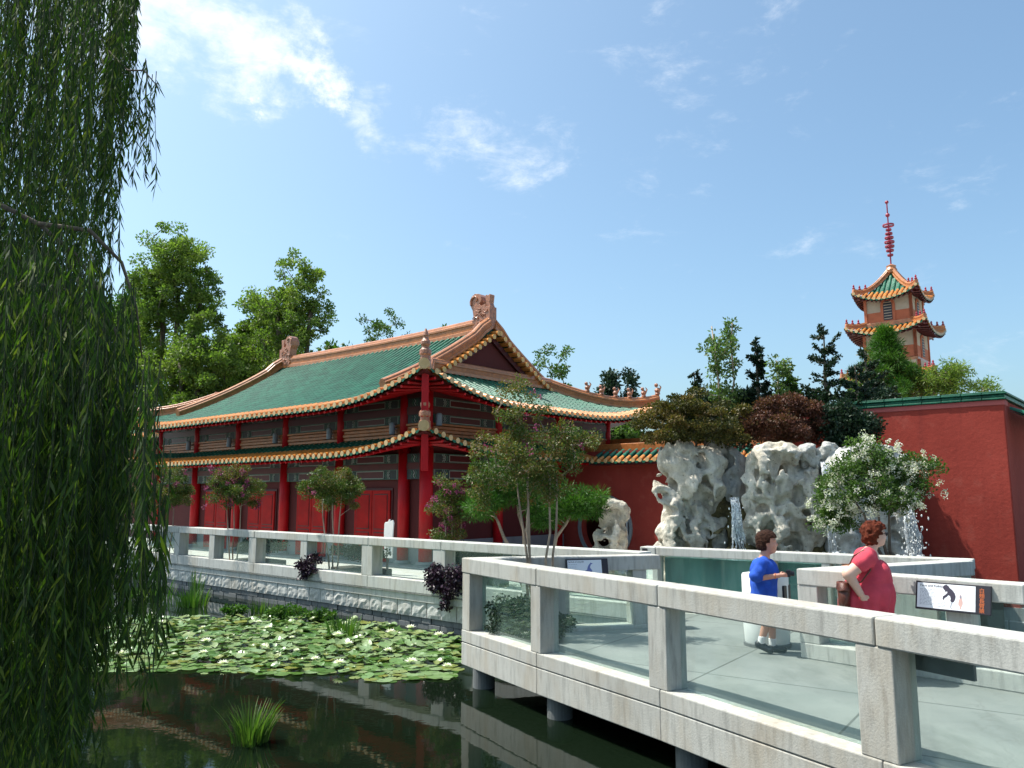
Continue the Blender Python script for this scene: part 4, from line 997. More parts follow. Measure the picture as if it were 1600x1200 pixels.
M['panel'] = simple('panel_print_white', (.78, .80, .84), .35, .02, 3)
M['ink'] = simple('grey_ink', (.22, .23, .28), .6); M['ink_dark'] = simple('black_ink', (.03, .025, .05), .6); M['ink_blue'] = simple('blue_ink', (.16, .19, .42), .6)
M['orange_ink'] = simple('orange_ink', (.55, .13, .03), .6); M['ink_pink'] = simple('pink_ink', (.60, .38, .34), .6)
def blob(T, name, P, pts, mat, o_=.0035, th=.0015):
    m = MB(); k = len(pts); V = [P(x, y, o_ - th) for x, y in pts] + [P(x, y, o_) for x, y in pts]
    m.add(V, [tuple(range(k - 1, -1, -1)), tuple(range(k, 2 * k))] + [(i, (i + 1) % k, k + (i + 1) % k, k + i) for i in range(k)]); return m.build(name, mat, T)
def textlines(T, P, plate, x0, x1, y0, y1, n, seed, hh=.0035):
    rg = random.Random(seed); m = MB()
    for i in range(n):
        y = y1 - (y1 - y0) * i / max(1, n - 1); x = x0; xe = x1 - rg.uniform(0, .12) * (x1 - x0)
        while x < xe:
            w = rg.uniform(.012, .035); plate(x, min(xe, x + w), y, y + hh, .002, .0028, m); x += w + .007
    m.build('small_print', M['ink'], T)
def monkey_art(T, P, W, H, plate, ax, up):
    text(T, 'Facts and Folklore', P(.045, H - .055, .003), ax, up, .034, M['ink_dark'])
    textlines(T, P, plate, .045, .20, .05, H - .085, 12, 1); textlines(T, P, plate, .22, .32, .04, .085, 4, 2); textlines(T, P, plate, .47, W - .04, .12, H - .09, 8, 3, .002)
    S = lambda q, ox, oy, k: [(ox + x * k, oy + y * k) for x, y in q]
    bodyp = [(.0, .86), (.05, .95), (.16, 1.0), (.26, .94), (.33, .84), (.44, .76), (.55, .62), (.60, .46), (.58, .32), (.52, .2), (.42, .16), (.36, .22), (.38, .34), (.34, .46), (.26, .5), (.2, .42), (.12, .36), (.06, .30), (.08, .22), (.0, .28), (.02, .42), (.12, .5), (.22, .60), (.2, .68), (.12, .64), (.10, .72), (.04, .76)]
    blob(T, 'ape_drawing', P, S(bodyp, .27, .06, H * .72), M['ink_dark'])
    tail = [(.42, .18), (.38, .05), (.36, -.08), (.42, -.16), (.44, -.15), (.40, -.08), (.42, .04), (.47, .16)]
    blob(T, 'tail_drawing', P, S(tail, .27, .06, H * .72), M['ink'], .003)
    young = [(.0, .9), (.06, 1.0), (.14, .9), (.16, .7), (.22, .5), (.2, .3), (.12, .15), (.14, .0), (.06, .02), (.02, .2), (-.06, .3), (-.04, .55), (.02, .7)]
    blob(T, 'young_drawing', P, S(young, .43, .03, H * .52), M['ink_pink']); blob(T, 'young_head', P, S([(.02, .78), (.08, .98), (.14, .86), (.1, .7)], .43, .03, H * .52), M['ink'], .0045)
    for i, ch in enumerate('白頰長臂猿'): text(T, ch, P(W + .05, H - .075 - i * (H - .03) / 5.3, .001), ax, up, .052, M['orange_ink'])
ta = nrm(np.array(F1) - np.array(FC)); tnF = np.array((ta[1], -ta[0]))
signboard('zoo_sign', 'white panel with dark ape drawing and orange characters leaning on the right railing', np.array(FC), ta, tnF, 1.40, 2.12, 1.47, 1.76, R_(14), monkey_art, .14)
def crane_art(T, P, W, H, plate, ax, up):
    text(T, 'Symbols of Long Life', P(.03, H - .05, .003), ax, up, .028, M['ink_dark'])
    textlines(T, P, plate, .03, .17, .05, H - .08, 9, 5)
    S = lambda q, ox, oy, k: [(ox + x * k, oy + y * k) for x, y in q]
    c1 = [(0, .1), (.06, .3), (.2, .55), (.35, .62), (.42, .8), (.55, .95), (.66, .9), (.56, .86), (.5, .72), (.6, .6), (.62, .45), (.5, .42), (.46, .2), (.44, 0), (.42, .2), (.42, .42), (.3, .45), (.16, .3), (.06, .12)]
    blob(T, 'crane_drawing', P, S(c1, .20, .06, H * .75), M['ink_blue']); c2 = [(0, .6), (.06, .78), (.16, .8), (.2, .62), (.18, .5), (.35, .46), (.6, .36), (.9, .3), (.7, .24), (.4, .16), (.15, .2), (.05, .4)]
    blob(T, 'crane_drawing', P, S(c2, .34, .03, H * .6), M['ink_blue']); blob(T, 'crane_head', P, S([(0, .6), (.06, .8), (.14, .76), (.1, .62), (.05, .5)], .34, .03, H * .6), M['ink_dark'], .0048)
tb_ = nrm(np.array(BE) - np.array(P0)); nB = np.array((tb_[1], -tb_[0]))
signboard('zoo_sign', 'lavender white panel with blue crane drawing on the shaded railing left of the rock', np.array(P0) + nB * .30, tb_, nB, 1.44, 2.07, 1.36, 1.76, R_(10), crane_art, .10)
# back of a sign on the near railing
ta3 = nrm(np.array(A4) - np.array(A3)); n3 = np.array((-ta3[1], ta3[0]))
T = thing('sign_back', 'black back of a panel hung inside the near railing at lower right', 'information panel', (*(np.array(A3) + ta3 * .2 + n3 * .34), 1.4))
m = MB(); m.fb(np.array(A3) + n3 * .31, ta3, n3, (-.42, .52), (0, .03), (1.405, 1.70)); m.build('board', M['black'], T, bevel=.004)
m = MB(); m.fb(np.array(A3) + n3 * .303, ta3, n3, (-.1, .2), (-.002, .006), (1.60, 1.66)); m.build('bracket', M['metal'], T)
# white notice on a dark post, seen on the far walkway
T = thing('notice_post', 'white ragged topped notice board on a thin black post beyond the far railing', 'sign', (-3.03, 19.76, DZ))
MB().lathe([(.03, DZ), (.03, 1.62)], (-3.03, 19.76, 0), 10).build('post', M['metal'], T)
ax = np.array((.75, -.66)); ax = nrm(ax); nx = np.array((ax[1], -ax[0]))
top = [(-.15, .0), (.15, .0), (.155, .55), (.18, .84), (.15, .91), (.10, .90), (.06, .86), (.03, .93), (.0, .92), (-.03, .85), (-.06, .87), (-.09, .84), (-.12, .86), (-.16, .82), (-.17, .6)]
MB().poly(top, (-3.0, 19.72, 1.15), (*ax, 0), (0, 0, 1), (*nx, 0), .03).build('board', M['white'], T, bevel=.004)
m = MB(); m.fb((-3.03, 19.70), ax, nx, (-.02, .02), (-.0, .03), (1.42, 1.62)); m.build('hook', M['metal'], T)
m = MB(); m.fb((-3.03, 19.78), ax, nx, (-.72, .0), (-.03, .03), (1.26, 1.35)); m.build('arm', M['metal'], T)
# ================================================================== vegetation
def leaf_geo(P, L, w, rg, dirs=None, flat=0.0, fold=.25, side=None):
    n = len(P); d = rg.normal(size=(n, 3)) if dirs is None else dirs
    d = d / (np.linalg.norm(d, axis=1, keepdims=True) + 1e-9)
    r = rg.normal(size=(n, 3)); r[:, 2] *= (1 - flat); s = np.cross(d, r) if side is None else side; s /= (np.linalg.norm(s, axis=1, keepdims=True) + 1e-9)
    nn = np.cross(d, s); L = (np.ones(n) * L * rg.uniform(.7, 1.25, n))[:, None]; W = (np.ones(n) * w * rg.uniform(.8, 1.2, n))[:, None]
    V = np.stack([P, P + d * L * .45 + s * W + nn * W * fold, P + d * L, P + d * L * .45 - s * W + nn * W * fold], 1)
    F = np.arange(4 * n).reshape(n, 4); return V.reshape(-1, 3), F
def shell(c, r, k, rg, inner=.45, zlo=-1):
    o = []
    while len(o) < k:
        d = nrm(rg.normal(size=3)); f = rg.uniform(inner ** 2, 1) ** .5
        if d[2] * f < zlo: continue
        o.append(np.array(c) + d * f * np.array(r))
    return np.array(o)
def skeleton(m, trunks, K, rt, rg, twig=.008, wob=.12, rb=None):
    """grow limbs from the trunk lines to each clump centre"""
    nodes = []
    for tr in trunks:
        tr = np.array(tr, float); n = len(tr); rr = np.linspace(rt, rt * .45, n); m.tube(tr, rr, 8)
        for i, p in enumerate(tr):
            if i >= n * .35: nodes.append((p, rr[i]))
    order = np.argsort([min(np.linalg.norm(k - p) for p, _ in nodes) for k in K])
    for i in order:
        k = K[i]; best = None; bd = 1e9
        for p, r in nodes:
            d = np.linalg.norm(k - p) + max(0, (p[2] - k[2])) * 1.2
            if d < bd: bd, best = d, (p, r)
        p, r = best; L = np.linalg.norm(k - p)
        if L < .02: continue
        mid1 = p + (k - p) * .35 + np.array((0, 0, L * .06)) + rg.normal(size=3) * L * wob * .4; mid2 = p + (k - p) * .7 + np.array((0, 0, L * .06)) + rg.normal(size=3) * L * wob * .4
        r0 = max(twig, min(r * .7, rt * .45)); m.tube([p, mid1, mid2, k], [r0, r0 * .75, r0 * .55, max(twig * .6, r0 * .35)], 5, cap=False)
        nodes += [(mid1, r0 * .75), (mid2, r0 * .55), (k, r0 * .4)]
def crown(name, K, rc, n, L, w, mat, parent, rg, flat=.3, squash=.75, hue=.5, droop=0, out_=0, cen=None):
    K = np.asarray(K); N = len(K); n_ = n
    g = rg.normal(size=(N * n_, 3)); g /= np.linalg.norm(g, axis=1, keepdims=True); g *= (rg.random(N * n_) ** .45)[:, None]
    rr = np.repeat(np.broadcast_to(rc, (N,)) * rg.uniform(.65, 1.3, N), n_)[:, None]
    P = np.repeat(K, n_, 0) + g * rr * np.array((1, 1, squash)); d = rg.normal(size=P.shape) * .7 + g * (1 + out_); d[:, 2] -= droop
    V, F = leaf_geo(P, L, w, rg, d, flat)
    h = np.clip(np.repeat(rg.uniform(0, 1, N), n_) * hue + rg.random(N * n_) * (1 - hue), 0, 1)
    return mk(name, V, F, M[mat], parent, rnd=np.repeat(h, 4))
def tree(name, label, base, trunks, K, rc, n, L, w, mat, rt, seed, bark='bark', cat='tree', group=None, flowers=None, twig=.008, **kw):
    rg = np.random.default_rng(seed); T = thing(name, label, cat, base, group); m = MB()
    skeleton(m, trunks, K, rt, rg, twig); m.build('trunk', M[bark], T, smooth=True)
    crown('crown', K, rc, n, L, w, mat, T, rg, **kw)
    if flowers:
        fm, sel, nf, fr, fl = flowers; idx = [i for i in range(len(K)) if sel(K[i], rg)]
        if idx:
            KK = K[idx] + rg.normal(size=(len(idx), 3)) * rc * .7; KK = np.concatenate([KK + rg.normal(size=KK.shape) * fr * 1.2 for _ in range(nf[0])]); crown('blossoms', KK, fr, nf[1], fl, fl * .5, fm, T, rg, squash=1.0)
    return T

def bendy(b, t, n, rg, w): 
    b, t = np.array(b, float), np.array(t, float); return [b + (t - b) * i / n + (rg.normal(size=3) * w * math.sin(PI * i / n)) for i in range(n + 1)]

# ---- tall trees behind the hall (left)
def bigtree(label, x0, x1, ztop, Y, K, seed, mat='leaf_bright', rc=.8, n=170, L=.30, dens=.5, zb=.35, shape=1.0, name='tree'):
    rg = np.random.default_rng(seed); cx, hw = (x0 + x1) / 2, (x1 - x0) / 2; zc = ztop * (1 + zb) / 2; rz = ztop * (1 - zb) / 2
    pts = [shell((cx, Y, zc), (hw * .92, hw * .8, rz * .95), int(K * .7), rg, dens)]
    for _ in range(5):
        c = (cx + rg.uniform(-.6, .6) * hw, Y + rg.uniform(-.5, .5) * hw, zc + rg.uniform(-.5, .75) * rz); pts.append(shell(c, (hw * .4, hw * .4, rz * .32), int(K * .3 / 5) + 1, rg, .3))
    Kp = np.concatenate(pts)
    T3_ = [bendy((cx + dx * .15, Y, DZ), (cx + dx * hw * .5, Y + dy * hw * .3, ztop * .78), 7, rg, .25) for dx, dy in ((-.6, .2), (.1, -.3), (.8, .3))]
    return tree(name, label, (cx, Y, DZ), T3_, Kp, rc, n, L, L * .28, mat, .26, seed, bark='bark', twig=.03, group='trees behind the red hall', hue=.55)
bigtree('tall bright green leafy tree rising highest behind the hall at left', -22.6, -16.2, 18.4, 45, 260, 1, rc=.46, n=150, L=.18, zb=.38, dens=.35)
bigtree('airy bright green tree with visible branches behind the roof end ornament', -15.6, -10.0, 17.1, 45, 170, 2, rc=.38, n=105, L=.18, zb=.42, dens=.3)
bigtree('rounded yellow green tree low behind the left roof ridge', -19.8, -14.2, 12.6, 42, 190, 3, rc=.48, n=170, L=.17, zb=.3)
bigtree('dark leafy tree left of the airy tree, half hidden by the willow', -27.5, -21.0, 15.5, 47, 180, 4, 'leaf_mid', rc=.6, n=170, L=.2)
bigtree('bushy yellow green tree filling the gap between the two tall trees', -18.8, -12.4, 15.9, 49, 190, 5, 'leaf_bright', rc=.6, n=170, L=.2)
bigtree('small dark bushy tree behind the ridge ornament', -12.4, -8.9, 12.1, 48, 45, 6, 'leaf_mid', rc=.7, n=150, zb=.5)
bigtree('broad dark tree at the far left behind the willow curtain', -37, -26, 17.5, 50, 110, 7, 'leaf_mid', rc=1.2, n=200, L=.34)
bigtree('thin grey green tree showing above the middle of the roof ridge', -8.9, -5.6, 13.6, 45, 40, 8, 'leaf_mid', rc=.32, n=80, L=.15, dens=.2, zb=.55)
bigtree('sparse twiggy tree top left of the big roof ornament', -5.2, -2.6, 13.2, 46, 24, 9, 'leaf_mid', rc=.35, n=40, L=.22, dens=.2, zb=.6)
bigtree('loose leafy tree showing right of the roof gable', .3, 3.4, 10.3, 40, 46, 10, 'leaf_mid', rc=.34, n=90, L=.15, dens=.2, zb=.5)
bigtree('small dark rounded tree behind the right eave figures', 4.9, 6.0, 10.2, 45, 24, 11, 'leaf_dark', rc=.4, n=130, L=.2, zb=.5)
bigtree('second small dark rounded tree behind the right eave figures', 6.1, 7.1, 10.0, 45, 22, 12, 'leaf_dark', rc=.38, n=130, L=.2, zb=.5)
bigtree('green tree glimpsed through the gallery opening', 4.4, 8.2, 7.4, 44, 40, 13, 'leaf_mid', rc=.8, n=160, L=.25, zb=.3)
# ---- plants on and behind the rocks
def conifer(label, x, y, zb, zt, w, seed, mat='leaf_dark', n=15, dens=1.0, cat='tree', up=.25, L=.07, lw=.3):
    rg = np.random.default_rng(seed); T = thing('conifer', label, cat, (x, y, zb)); m = MB(); H = zt - zb
    top = (x + rg.uniform(-.05, .05), y, zt); m.tube([(x, y, zb), (x, y, zb + H * .5), top], [.05, .035, .01], 7); P = []; D = []; 
    for i in range(n):
        f = (i + .5) / n; z = zb + H * f; R = w / 2 * (1 - f) ** .75 * rg.uniform(.75, 1.2) + .05
        for k in range(5 if f < .8 else 3):
            a = rg.uniform(0, 2 * PI); r = R * rg.uniform(.45, 1.25); e = np.array((math.cos(a) * r, math.sin(a) * r, r * up * rg.uniform(.3, 1.9) + rg.uniform(-.06, .06))); b = np.array((x, y, min(zt, z + rg.uniform(-.6, .6) * H / n)))
            pts = [b, b + e * .5 + (0, 0, -r * .06), b + e]; m.tube(pts, [.014, .01, .004], 4, cap=False)
            q = int(70 * dens * (r + .12) / .5); tt = rg.random(q) ** .7; c = b + e[None] * tt[:, None]; c[:, 2] += -.06 * r * np.sin(PI * tt)
            P.append(c + rg.normal(size=c.shape) * .022); D.append(e[None] * .7 + rg.normal(size=c.shape) * .35 * np.linalg.norm(e))
    P, D = np.concatenate(P), np.concatenate(D); m.build('trunk', M['bark'], T, smooth=True)
    V, F = leaf_geo(P, L, L * lw, rg, D); mk('crown', V, F, M[mat], T, rnd=np.repeat(rg.random(len(P)), 4)); return T
conifer('spiky dark spruce with wide bare branches standing above the red maple', 6.56, 16.5, 4.0, 6.15, 1.5, 21, n=11, dens=1.1, up=.38)
conifer('narrow dark conifer right of the slender pale tree', 5.3, 17, 4.0, 6.0, .62, 22, n=14, dens=1.5)
conifer('bluish small conifer between the dark conifers', 5.93, 17, 4.0, 5.45, .85, 23, mat='leaf_mid', n=10, dens=1.3)
conifer('small dark conifer left of the slender pale tree', 4.0, 17.2, 3.9, 5.3, .75, 24, n=9, dens=1.3)
conifer('dark leaning spruce just left of the bright pointed pine', 7.75, 17.2, 4.0, 5.75, 1.3, 26, n=10, dens=1.4, up=.35)
conifer('mid green conifer between the bluish one and the spiky spruce', 6.2, 17.6, 4.0, 5.35, .95, 27, mat='leaf_mid', n=9, dens=1.3)
conifer('low dark spruce leaning over the wall coping', 7.1, 16.2, 3.6, 5.3, 1.5, 25, n=10, dens=1.7)
rg = np.random.default_rng(30)
K = np.concatenate([shell((4.55, 17, 5.75), (.50, .4, .75), 34, rg, .2), shell((4.6, 17, 4.75), (.42, .35, .6), 24, rg, .2)])
tree('slender_tree', 'slender pale green tree with upright branches, tallest above the rocks', (4.6, 17, 3.2), [bendy((4.6, 17, 3.2), (4.35, 17, 6.3), 5, rg, .05), bendy((4.6, 17, 3.2), (4.8, 17, 6.4), 5, rg, .05)], K, .15, 42, .085, .024, 'leaf_pale', .03, 30, 'bark_pale')
K = np.concatenate([shell((5.62, 16.6, 5.25), (.26, .25, .5), 18, rg, .2), shell((5.6, 16.6, 4.6), (.3, .25, .4), 12, rg, .2)])
tree('slender_tree', 'small airy yellow green sapling between the narrow conifer and the bluish one', (5.6, 16.6, 3.2), [bendy((5.6, 16.6, 3.2), (5.6, 16.6, 5.4), 4, rg, .04)], K, .11, 26, .08, .022, 'leaf_pale', .02, 31, 'bark_pale')
K = np.concatenate([shell((5.1, 17.4, 4.35), (1.3, .5, .6), 80, rg, .3), shell((6.5, 16.9, 4.2), (1.2, .4, .62), 80, rg, .3), shell((7.25, 15.9, 3.95), (.62, .3, .5), 30, rg, .3), shell((6.32, 15.05, 3.95), (.55, .22, .45), 46, rg, .3), shell((4.1, 17.4, 4.5), (.6, .4, .4), 24, rg, .3), shell((7.6, 16.6, 4.6), (.5, .3, .35), 24, rg, .3)])
tree('evergreen_hedge', 'dark evergreen shrubs filling the gap behind the maples on the rocks', (6, 17.2, 3.2), [bendy((6, 17.2, 3.0), (6, 17.2, 4.1), 3, rg, .03)], K, .22, 190, .07, .02, 'leaf_dark', .04, 32, cat='shrub')
def maple(label, c, r, K, seed, mat, base):
    rg = np.random.default_rng(seed); P = shell(c, r, K, rg, .4, -.55)
    T = tree('maple_shrub', label, base, [bendy(base, (c[0] + dx, c[1], c[2] - .1), 4, rg, .05) for dx in (-.3, 0, .3)], P, .20, 250, .052, .017, mat, .035, seed, cat='shrub', squash=.45, flat=.6, hue=.45); return T
maple('wide olive green maple shrub spreading over the left rock mass', (3.55, 15.5, 4.02), (1.12, .8, .62), 105, 41, 'maple_green', (3.6, 15.6, 3.2))
maple('dark red maple shrub above the tall limestone pillar', (5.45, 15.5, 4.05), (.95, .7, .55), 85, 42, 'maple_red', (5.5, 15.6, 3.2))
def pine(label, base, c, r, K, seed, trunks, n=210, rc=.28, L=.13, name='pine_tree', mat='needle'):
    rg = np.random.default_rng(seed); P = shell(c, r, K, rg, .35) if not callable(c) else c(rg)
    return tree(name, label, base, trunks, P, rc, n, L, .0075, mat, .05, seed, 'bark_pale', out_=1.6, squash=.8, hue=.6)
def cone_c(rg):
    o = []
    for i in range(150):
        f = rg.random() ** 1.25; z = 4.9 + 2.15 * f; R = .95 * (1 - f) ** .9 * (1 + .25 * math.sin(i * 2.4)) + .03; a = rg.uniform(0, 2 * PI); q = R * rg.uniform(.35, 1.15) * 1.1; o.append((10.0 + (.05 * f) + q * math.cos(a), 21 + q * math.sin(a), z))
    return np.array(o)
rg = np.random.default_rng(50)
pine('bright green pointed pine in front of the pagoda', (10, 21, 3), cone_c, None, 0, 50, [bendy((10, 21, 2), (10.05, 21, 7.1), 6, rg, .04)], n=200, rc=.18, L=.15)
K = np.concatenate([shell((10.6, 20.8, 5.7), (.7, .4, .45), 30, rg, .2), shell((9.3, 20.8, 5.3), (.5, .3, .5), 20, rg, .2), shell((11.6, 20.8, 5.9), (.35, .3, .4), 12, rg, .2), shell((10.9, 20.4, 5.4), (.55, .4, .5), 30, rg, .2), shell((11.5, 20.4, 5.55), (.45, .4, .55), 26, rg, .1), shell((12.3, 20.4, 5.4), (.4, .3, .22), 10, rg, .1)])
tree('feathery_tree', 'feathery yellow green sapling with trailing sprays right of the bright pine', (11.1, 20.4, 2), [bendy((11.1, 20.4, 2), (11.4, 20.4, 5.9), 5, rg, .05), bendy((11.1, 20.4, 2), (12.2, 20.4, 5.4), 5, rg, .05)], K, .17, 60, .12, .014, 'leaf_bright', .03, 51, 'bark_pale')
# ---- crape myrtle and pine in front of the hall
rg = np.random.default_rng(60)
K = np.concatenate([shell((.18, 11.35, 3.15), (.78, .55, .55), 90, rg, .15), shell((.12, 11.35, 3.8), (.4, .3, .5), 34, rg, .1), shell((.8, 11.3, 3.35), (.45, .35, .38), 28, rg, .2), shell((-.4, 11.4, 2.8), (.36, .3, .36), 22, rg, .2), shell((.5, 11.4, 2.75), (.45, .3, .25), 20, rg, .2)])
tr = [bendy((x, 11.2 + y, .7), (x + dx, 11.3, 2.9), 6, rg, .02) for x, y, dx in ((.23, 0, -.02), (.30, .05, -.08), (.42, 0, .12), (.55, .04, .08), (.36, .1, -.3))]
tree('crape_myrtle', 'slim multi trunked crape myrtle with dark crown in the corner of the footbridge', (.35, 11.25, .7), tr, K[::1], .13, 95, .036, .0115, 'leaf_myrtle', .024, 60, 'bark_pale', flowers=('pink', lambda k, r: k[2] > 3.2 and r.random() < .12, (1, 14), .05, .03))
# its planting bed
V, F = [], []
K = np.concatenate([shell((.05, 11.15, 1.0), (.34, .22, .36), 30, rg, .2, -.6), shell((.5, 10.9, .9), (.4, .3, .18), 18, rg, .2, -.5)])
T = thing('ground_planting', 'dark leafy ground planting behind the glass at the footbridge corner', 'plants', (.2, 11.3, DZ)); crown('crown', K, .13, 150, .045, .015, 'leaf_dark', T, rg)
m = MB(); m.add([(*p, DZ + .008) for p in offs([BE, P0, A1], .5)[::-1]] + [(1.35, 11.6, DZ + .008)][:0], [(0, 1, 2)], 0) if False else m.lathe([(.22, DZ - .02), (.20, DZ + .03), (.02, DZ + .05)], (.45, 11.15, 0), 20); m.build('soil', M['mulch'], T)
rg = np.random.default_rng(61)
P = np.concatenate([shell((-.55, 16.9, 2.45), (.42, .4, .38), 22, rg, .3), shell((.1, 16.9, 2.75), (.5, .4, .4), 26, rg, .3), shell((.75, 16.9, 2.4), (.6, .45, .32), 28, rg, .3), shell((1.5, 16.8, 2.45), (.52, .35, .22), 24, rg, .3), shell((-.2, 16.9, 3.1), (.35, .3, .3), 14, rg, .3)])
P = P + rg.normal(size=P.shape) * (.08, .08, .10)
tree('pine_tree', 'bright green spreading pine with bent pale trunks behind the crape myrtle', (.3, 16.9, DZ), [bendy((.25, 16.9, DZ), (-.45, 16.9, 2.4), 5, rg, .05), bendy((.35, 16.9, DZ), (.1, 16.9, 2.6), 5, rg, .05), bendy((.5, 16.9, DZ), (1.3, 16.8, 2.4), 5, rg, .05)], P, .19, 170, .12, .008, 'needle', .05, 61, 'bark_pale', out_=1.4, hue=.6)
def myrtle(label, x, y, zc, rx, rz, seed, pinkf=.0, K=46, n=260, base_z=.75, low=False):
    rg = np.random.default_rng(seed); P = shell((x, y, zc - .08), (rx, rx * .9, rz * 1.18), int(K * 1.3), rg, .2, -1)
    if low: P = np.concatenate([P, shell((x - .1, y, 1.75), (rx * .6, rx * .5, .25), 10, rg, .3)])
    tr = [bendy((x + .06 * i, y + .04 * i, base_z), (x + d, y + d * .3, zc - rz * .35), 4, rg, .02) for i, d in enumerate((-.22, 0, .2))]
    return tree('crape_myrtle', label, (x, y, base_z), tr, P, .17, n, .042, .0135, 'leaf_myrtle', .022, seed, 'bark_pale', group='small crape myrtles along the far walkway', flowers=('pink', lambda k, r: r.random() < pinkf, (2, 30), .07, .036) if pinkf else None, hue=.45)
myrtle('round crape myrtle with hardly any flowers nearest the white notice board', -4.15, 18.6, 2.83, .68, .48, 70, .02)
myrtle('round crape myrtle with magenta blossoms, second along the walkway', -7.3, 21.1, 2.95, .72, .52, 71, .4)
myrtle('shaded crape myrtle with few pink flowers beside the willow strands', -9.95, 23.2, 2.85, .75, .6, 72, .16)
myrtle('pink flowering crape myrtle right of the hall corner column', -1.3, 17.3, 2.62, .48, .46, 73, .5, 34, 200, low=True)
myrtle('crape myrtle mostly hidden behind the willow at far left', -12.4, 25.6, 2.85, .75, .6, 74, .2)
# planters with low dark shrubs behind the far railing
for i, (x, y, lab) in enumerate(((-4.05, 18.45, 'dark low shrubs in a grey planter under the bare crape myrtle'), (-7.2, 21.0, 'dark low shrubs in a grey planter under the magenta crape myrtle'), (-1.35, 16.9, 'dark low shrubs in a grey planter by the purple vine'))):
    T = thing('planter', lab, 'planter', (x, y, DZ)); m = MB(); x, y = x + tn[0] * .75, y + tn[1] * .75; m.fb((x, y), -cdir, tn, (-.75, .75), (-.3, .35), (DZ, .98)); m.build('box', M['soil'], T, bevel=.02)
    rg = np.random.default_rng(80 + i); crown('foliage', shell((x, y, 1.3), (.7, .4, .22), 26, rg, .2, -.3), .15, 110, .06, .02, 'leaf_dark', T, rg)
# ---- white flowering tree
rg = np.random.default_rng(90)
K = np.concatenate([shell((5.58, 12.55, 2.75), (.84, .6, .50), 84, rg, .3, -.8), shell((5.45, 12.6, 3.25), (.42, .35, .32), 18, rg, .3), shell((6.3, 12.5, 3.05), (.38, .3, .28), 16, rg, .3), shell((5.1, 12.6, 2.3), (.32, .3, .22), 14, rg, .3)])
tree('crape_myrtle', 'white flowering crape myrtle in the raised planter before the red wall', (5.72, 12.4, 1.6), [bendy((5.7 + .05 * i, 12.35 + .04 * i, 1.6), (5.6 + d, 12.5, 2.6), 4, rg, .03) for i, d in enumerate((-.3, 0, .3))], K, .16, 130, .042, .014, 'leaf_mid', .028, 90, 'bark', flowers=('whitefl', lambda k, r: r.random() < .85, (4, 30), .05, .024), hue=.4)
# ---- purple vines over the far railing
def vine(label, t, w, z0, z1, n, seed):
    rg = np.random.default_rng(seed); q = np.array(Cp(t)) - tn * .06; T = thing('purple_vine', label, 'vine', (*q, z0)); m = MB(); Ks = []
    for i in range(n):
        x = rg.normal() * w / 2.4; zt = z1 - abs(rg.normal()) * .1; zb = zt - rg.uniform(.25, 1) * (z1 - z0) * max(.3, 1 - abs(x) / w); P = []
        for k in range(6):
            f = k / 5; P.append((*(q - cdir * (x + .05 * math.sin(k + i)) + tn * (.22 * (1 - min(1, f * 2.5)) - .03 * rg.random())), zt + (zb - zt) * f + .05 * math.sin(PI * min(1, f * 3))))
        m.tube(P, .005, 4); Ks += P[1:] if n > 9 else P
    m.build('stems', M['bark'], T); crown('foliage', np.array(Ks), .075, 26, .06, .02, 'purple', T, rg, droop=.5)
vine('big clump of dark purple vine hanging over the curb by the footbridge corner', 4.35, .75, .62, 1.36, 26, 100)
vine('small straggly purple vine hanging over a railing post', 8.85, .42, .78, 1.34, 9, 101)
# ---- water plants
def reeds(name, label, x, y, n, h, spread, lean, seed, w=.012, mat='reed', cat='reeds', z=WZ):
    rg = np.random.default_rng(seed); T = thing(name, label, cat, (x, y, z)); V = []; F = []; c = 0; R = []
    for i in range(n):
        a = rg.uniform(0, 2 * PI); r = spread * rg.random() ** .6; b = np.array((x + r * math.cos(a), y + r * math.sin(a), z - .08)); hh = h * rg.uniform(.55, 1.1); d = np.array((math.cos(a), math.sin(a), 0)) * lean * hh * rg.uniform(.3, 1.2)
        s = np.array((-math.sin(a + rg.normal() * .6), math.cos(a), 0)); q = rg.random()
        for k in range(6):
            f = k / 5; p = b + d * f * f + np.array((0, 0, (hh + .08) * f * (1 - .12 * lean * f))); ww = w * (1 - f ** 2) + .001; V += [p - s * ww, p + s * ww]; R += [q, q]
        F += [(c + 2 * k, c + 2 * k + 1, c + 2 * k + 3, c + 2 * k + 2) for k in range(5)]; c += 12
    o = mk('blades', V, F, M[mat], T, rnd=R); return T
reeds('reed_clump', 'dark green clump of blade reeds alone in the open dark water', -2.74, 8.75, 130, .44, .17, .6, 110, .009, 'leaf_mid')
reeds('reed_clump', 'thin pale reeds at the foot of the stone wall beside the willow strands', -9.0, 20.6, 70, .55, .45, .35, 114, .012)
reeds('reed_clump', 'short green reeds below the small purple vine by the stone wall', -5.6, 18.2, 50, .3, .3, .4, 115, .012)
reeds('reed_clump', 'tall dark green rush clump behind the yellow reeds near the wall', -7.75, 20.0, 60, .75, .2, .15, 111, .012)
reeds('reed_clump', 'yellow green reed clump near the wall at the left of the pond', -7.5, 19.2, 110, .42, .38, .4, 112, .016)
reeds('reed_clump', 'bright green reed clump standing at the far edge of the lily pads', -3.1, 15.2, 120, .36, .30, .35, 113, .014)
def leafy(label, x, y, w, h, seed, n=40):
    rg = np.random.default_rng(seed); T = thing('water_plant', label, 'water plant', (x, y, WZ)); K = shell((x, y, WZ + h * .45), (w, w * .6, h * .55), n, rg, .2, -.8); m = MB()
    for k in K[::2]: m.tube([(x + (k[0] - x) * .4, y, WZ - .1), k], .004, 4)
    m.build('stems', M['reed'].copy() if False else M['bark'], T); crown('foliage', K, .07, 26, .09, .02, 'reed', T, rg, squash=.6)
leafy('feathery green water plant behind the lily pads, middle of the pond', -4.75, 17.2, .42, .28, 120)
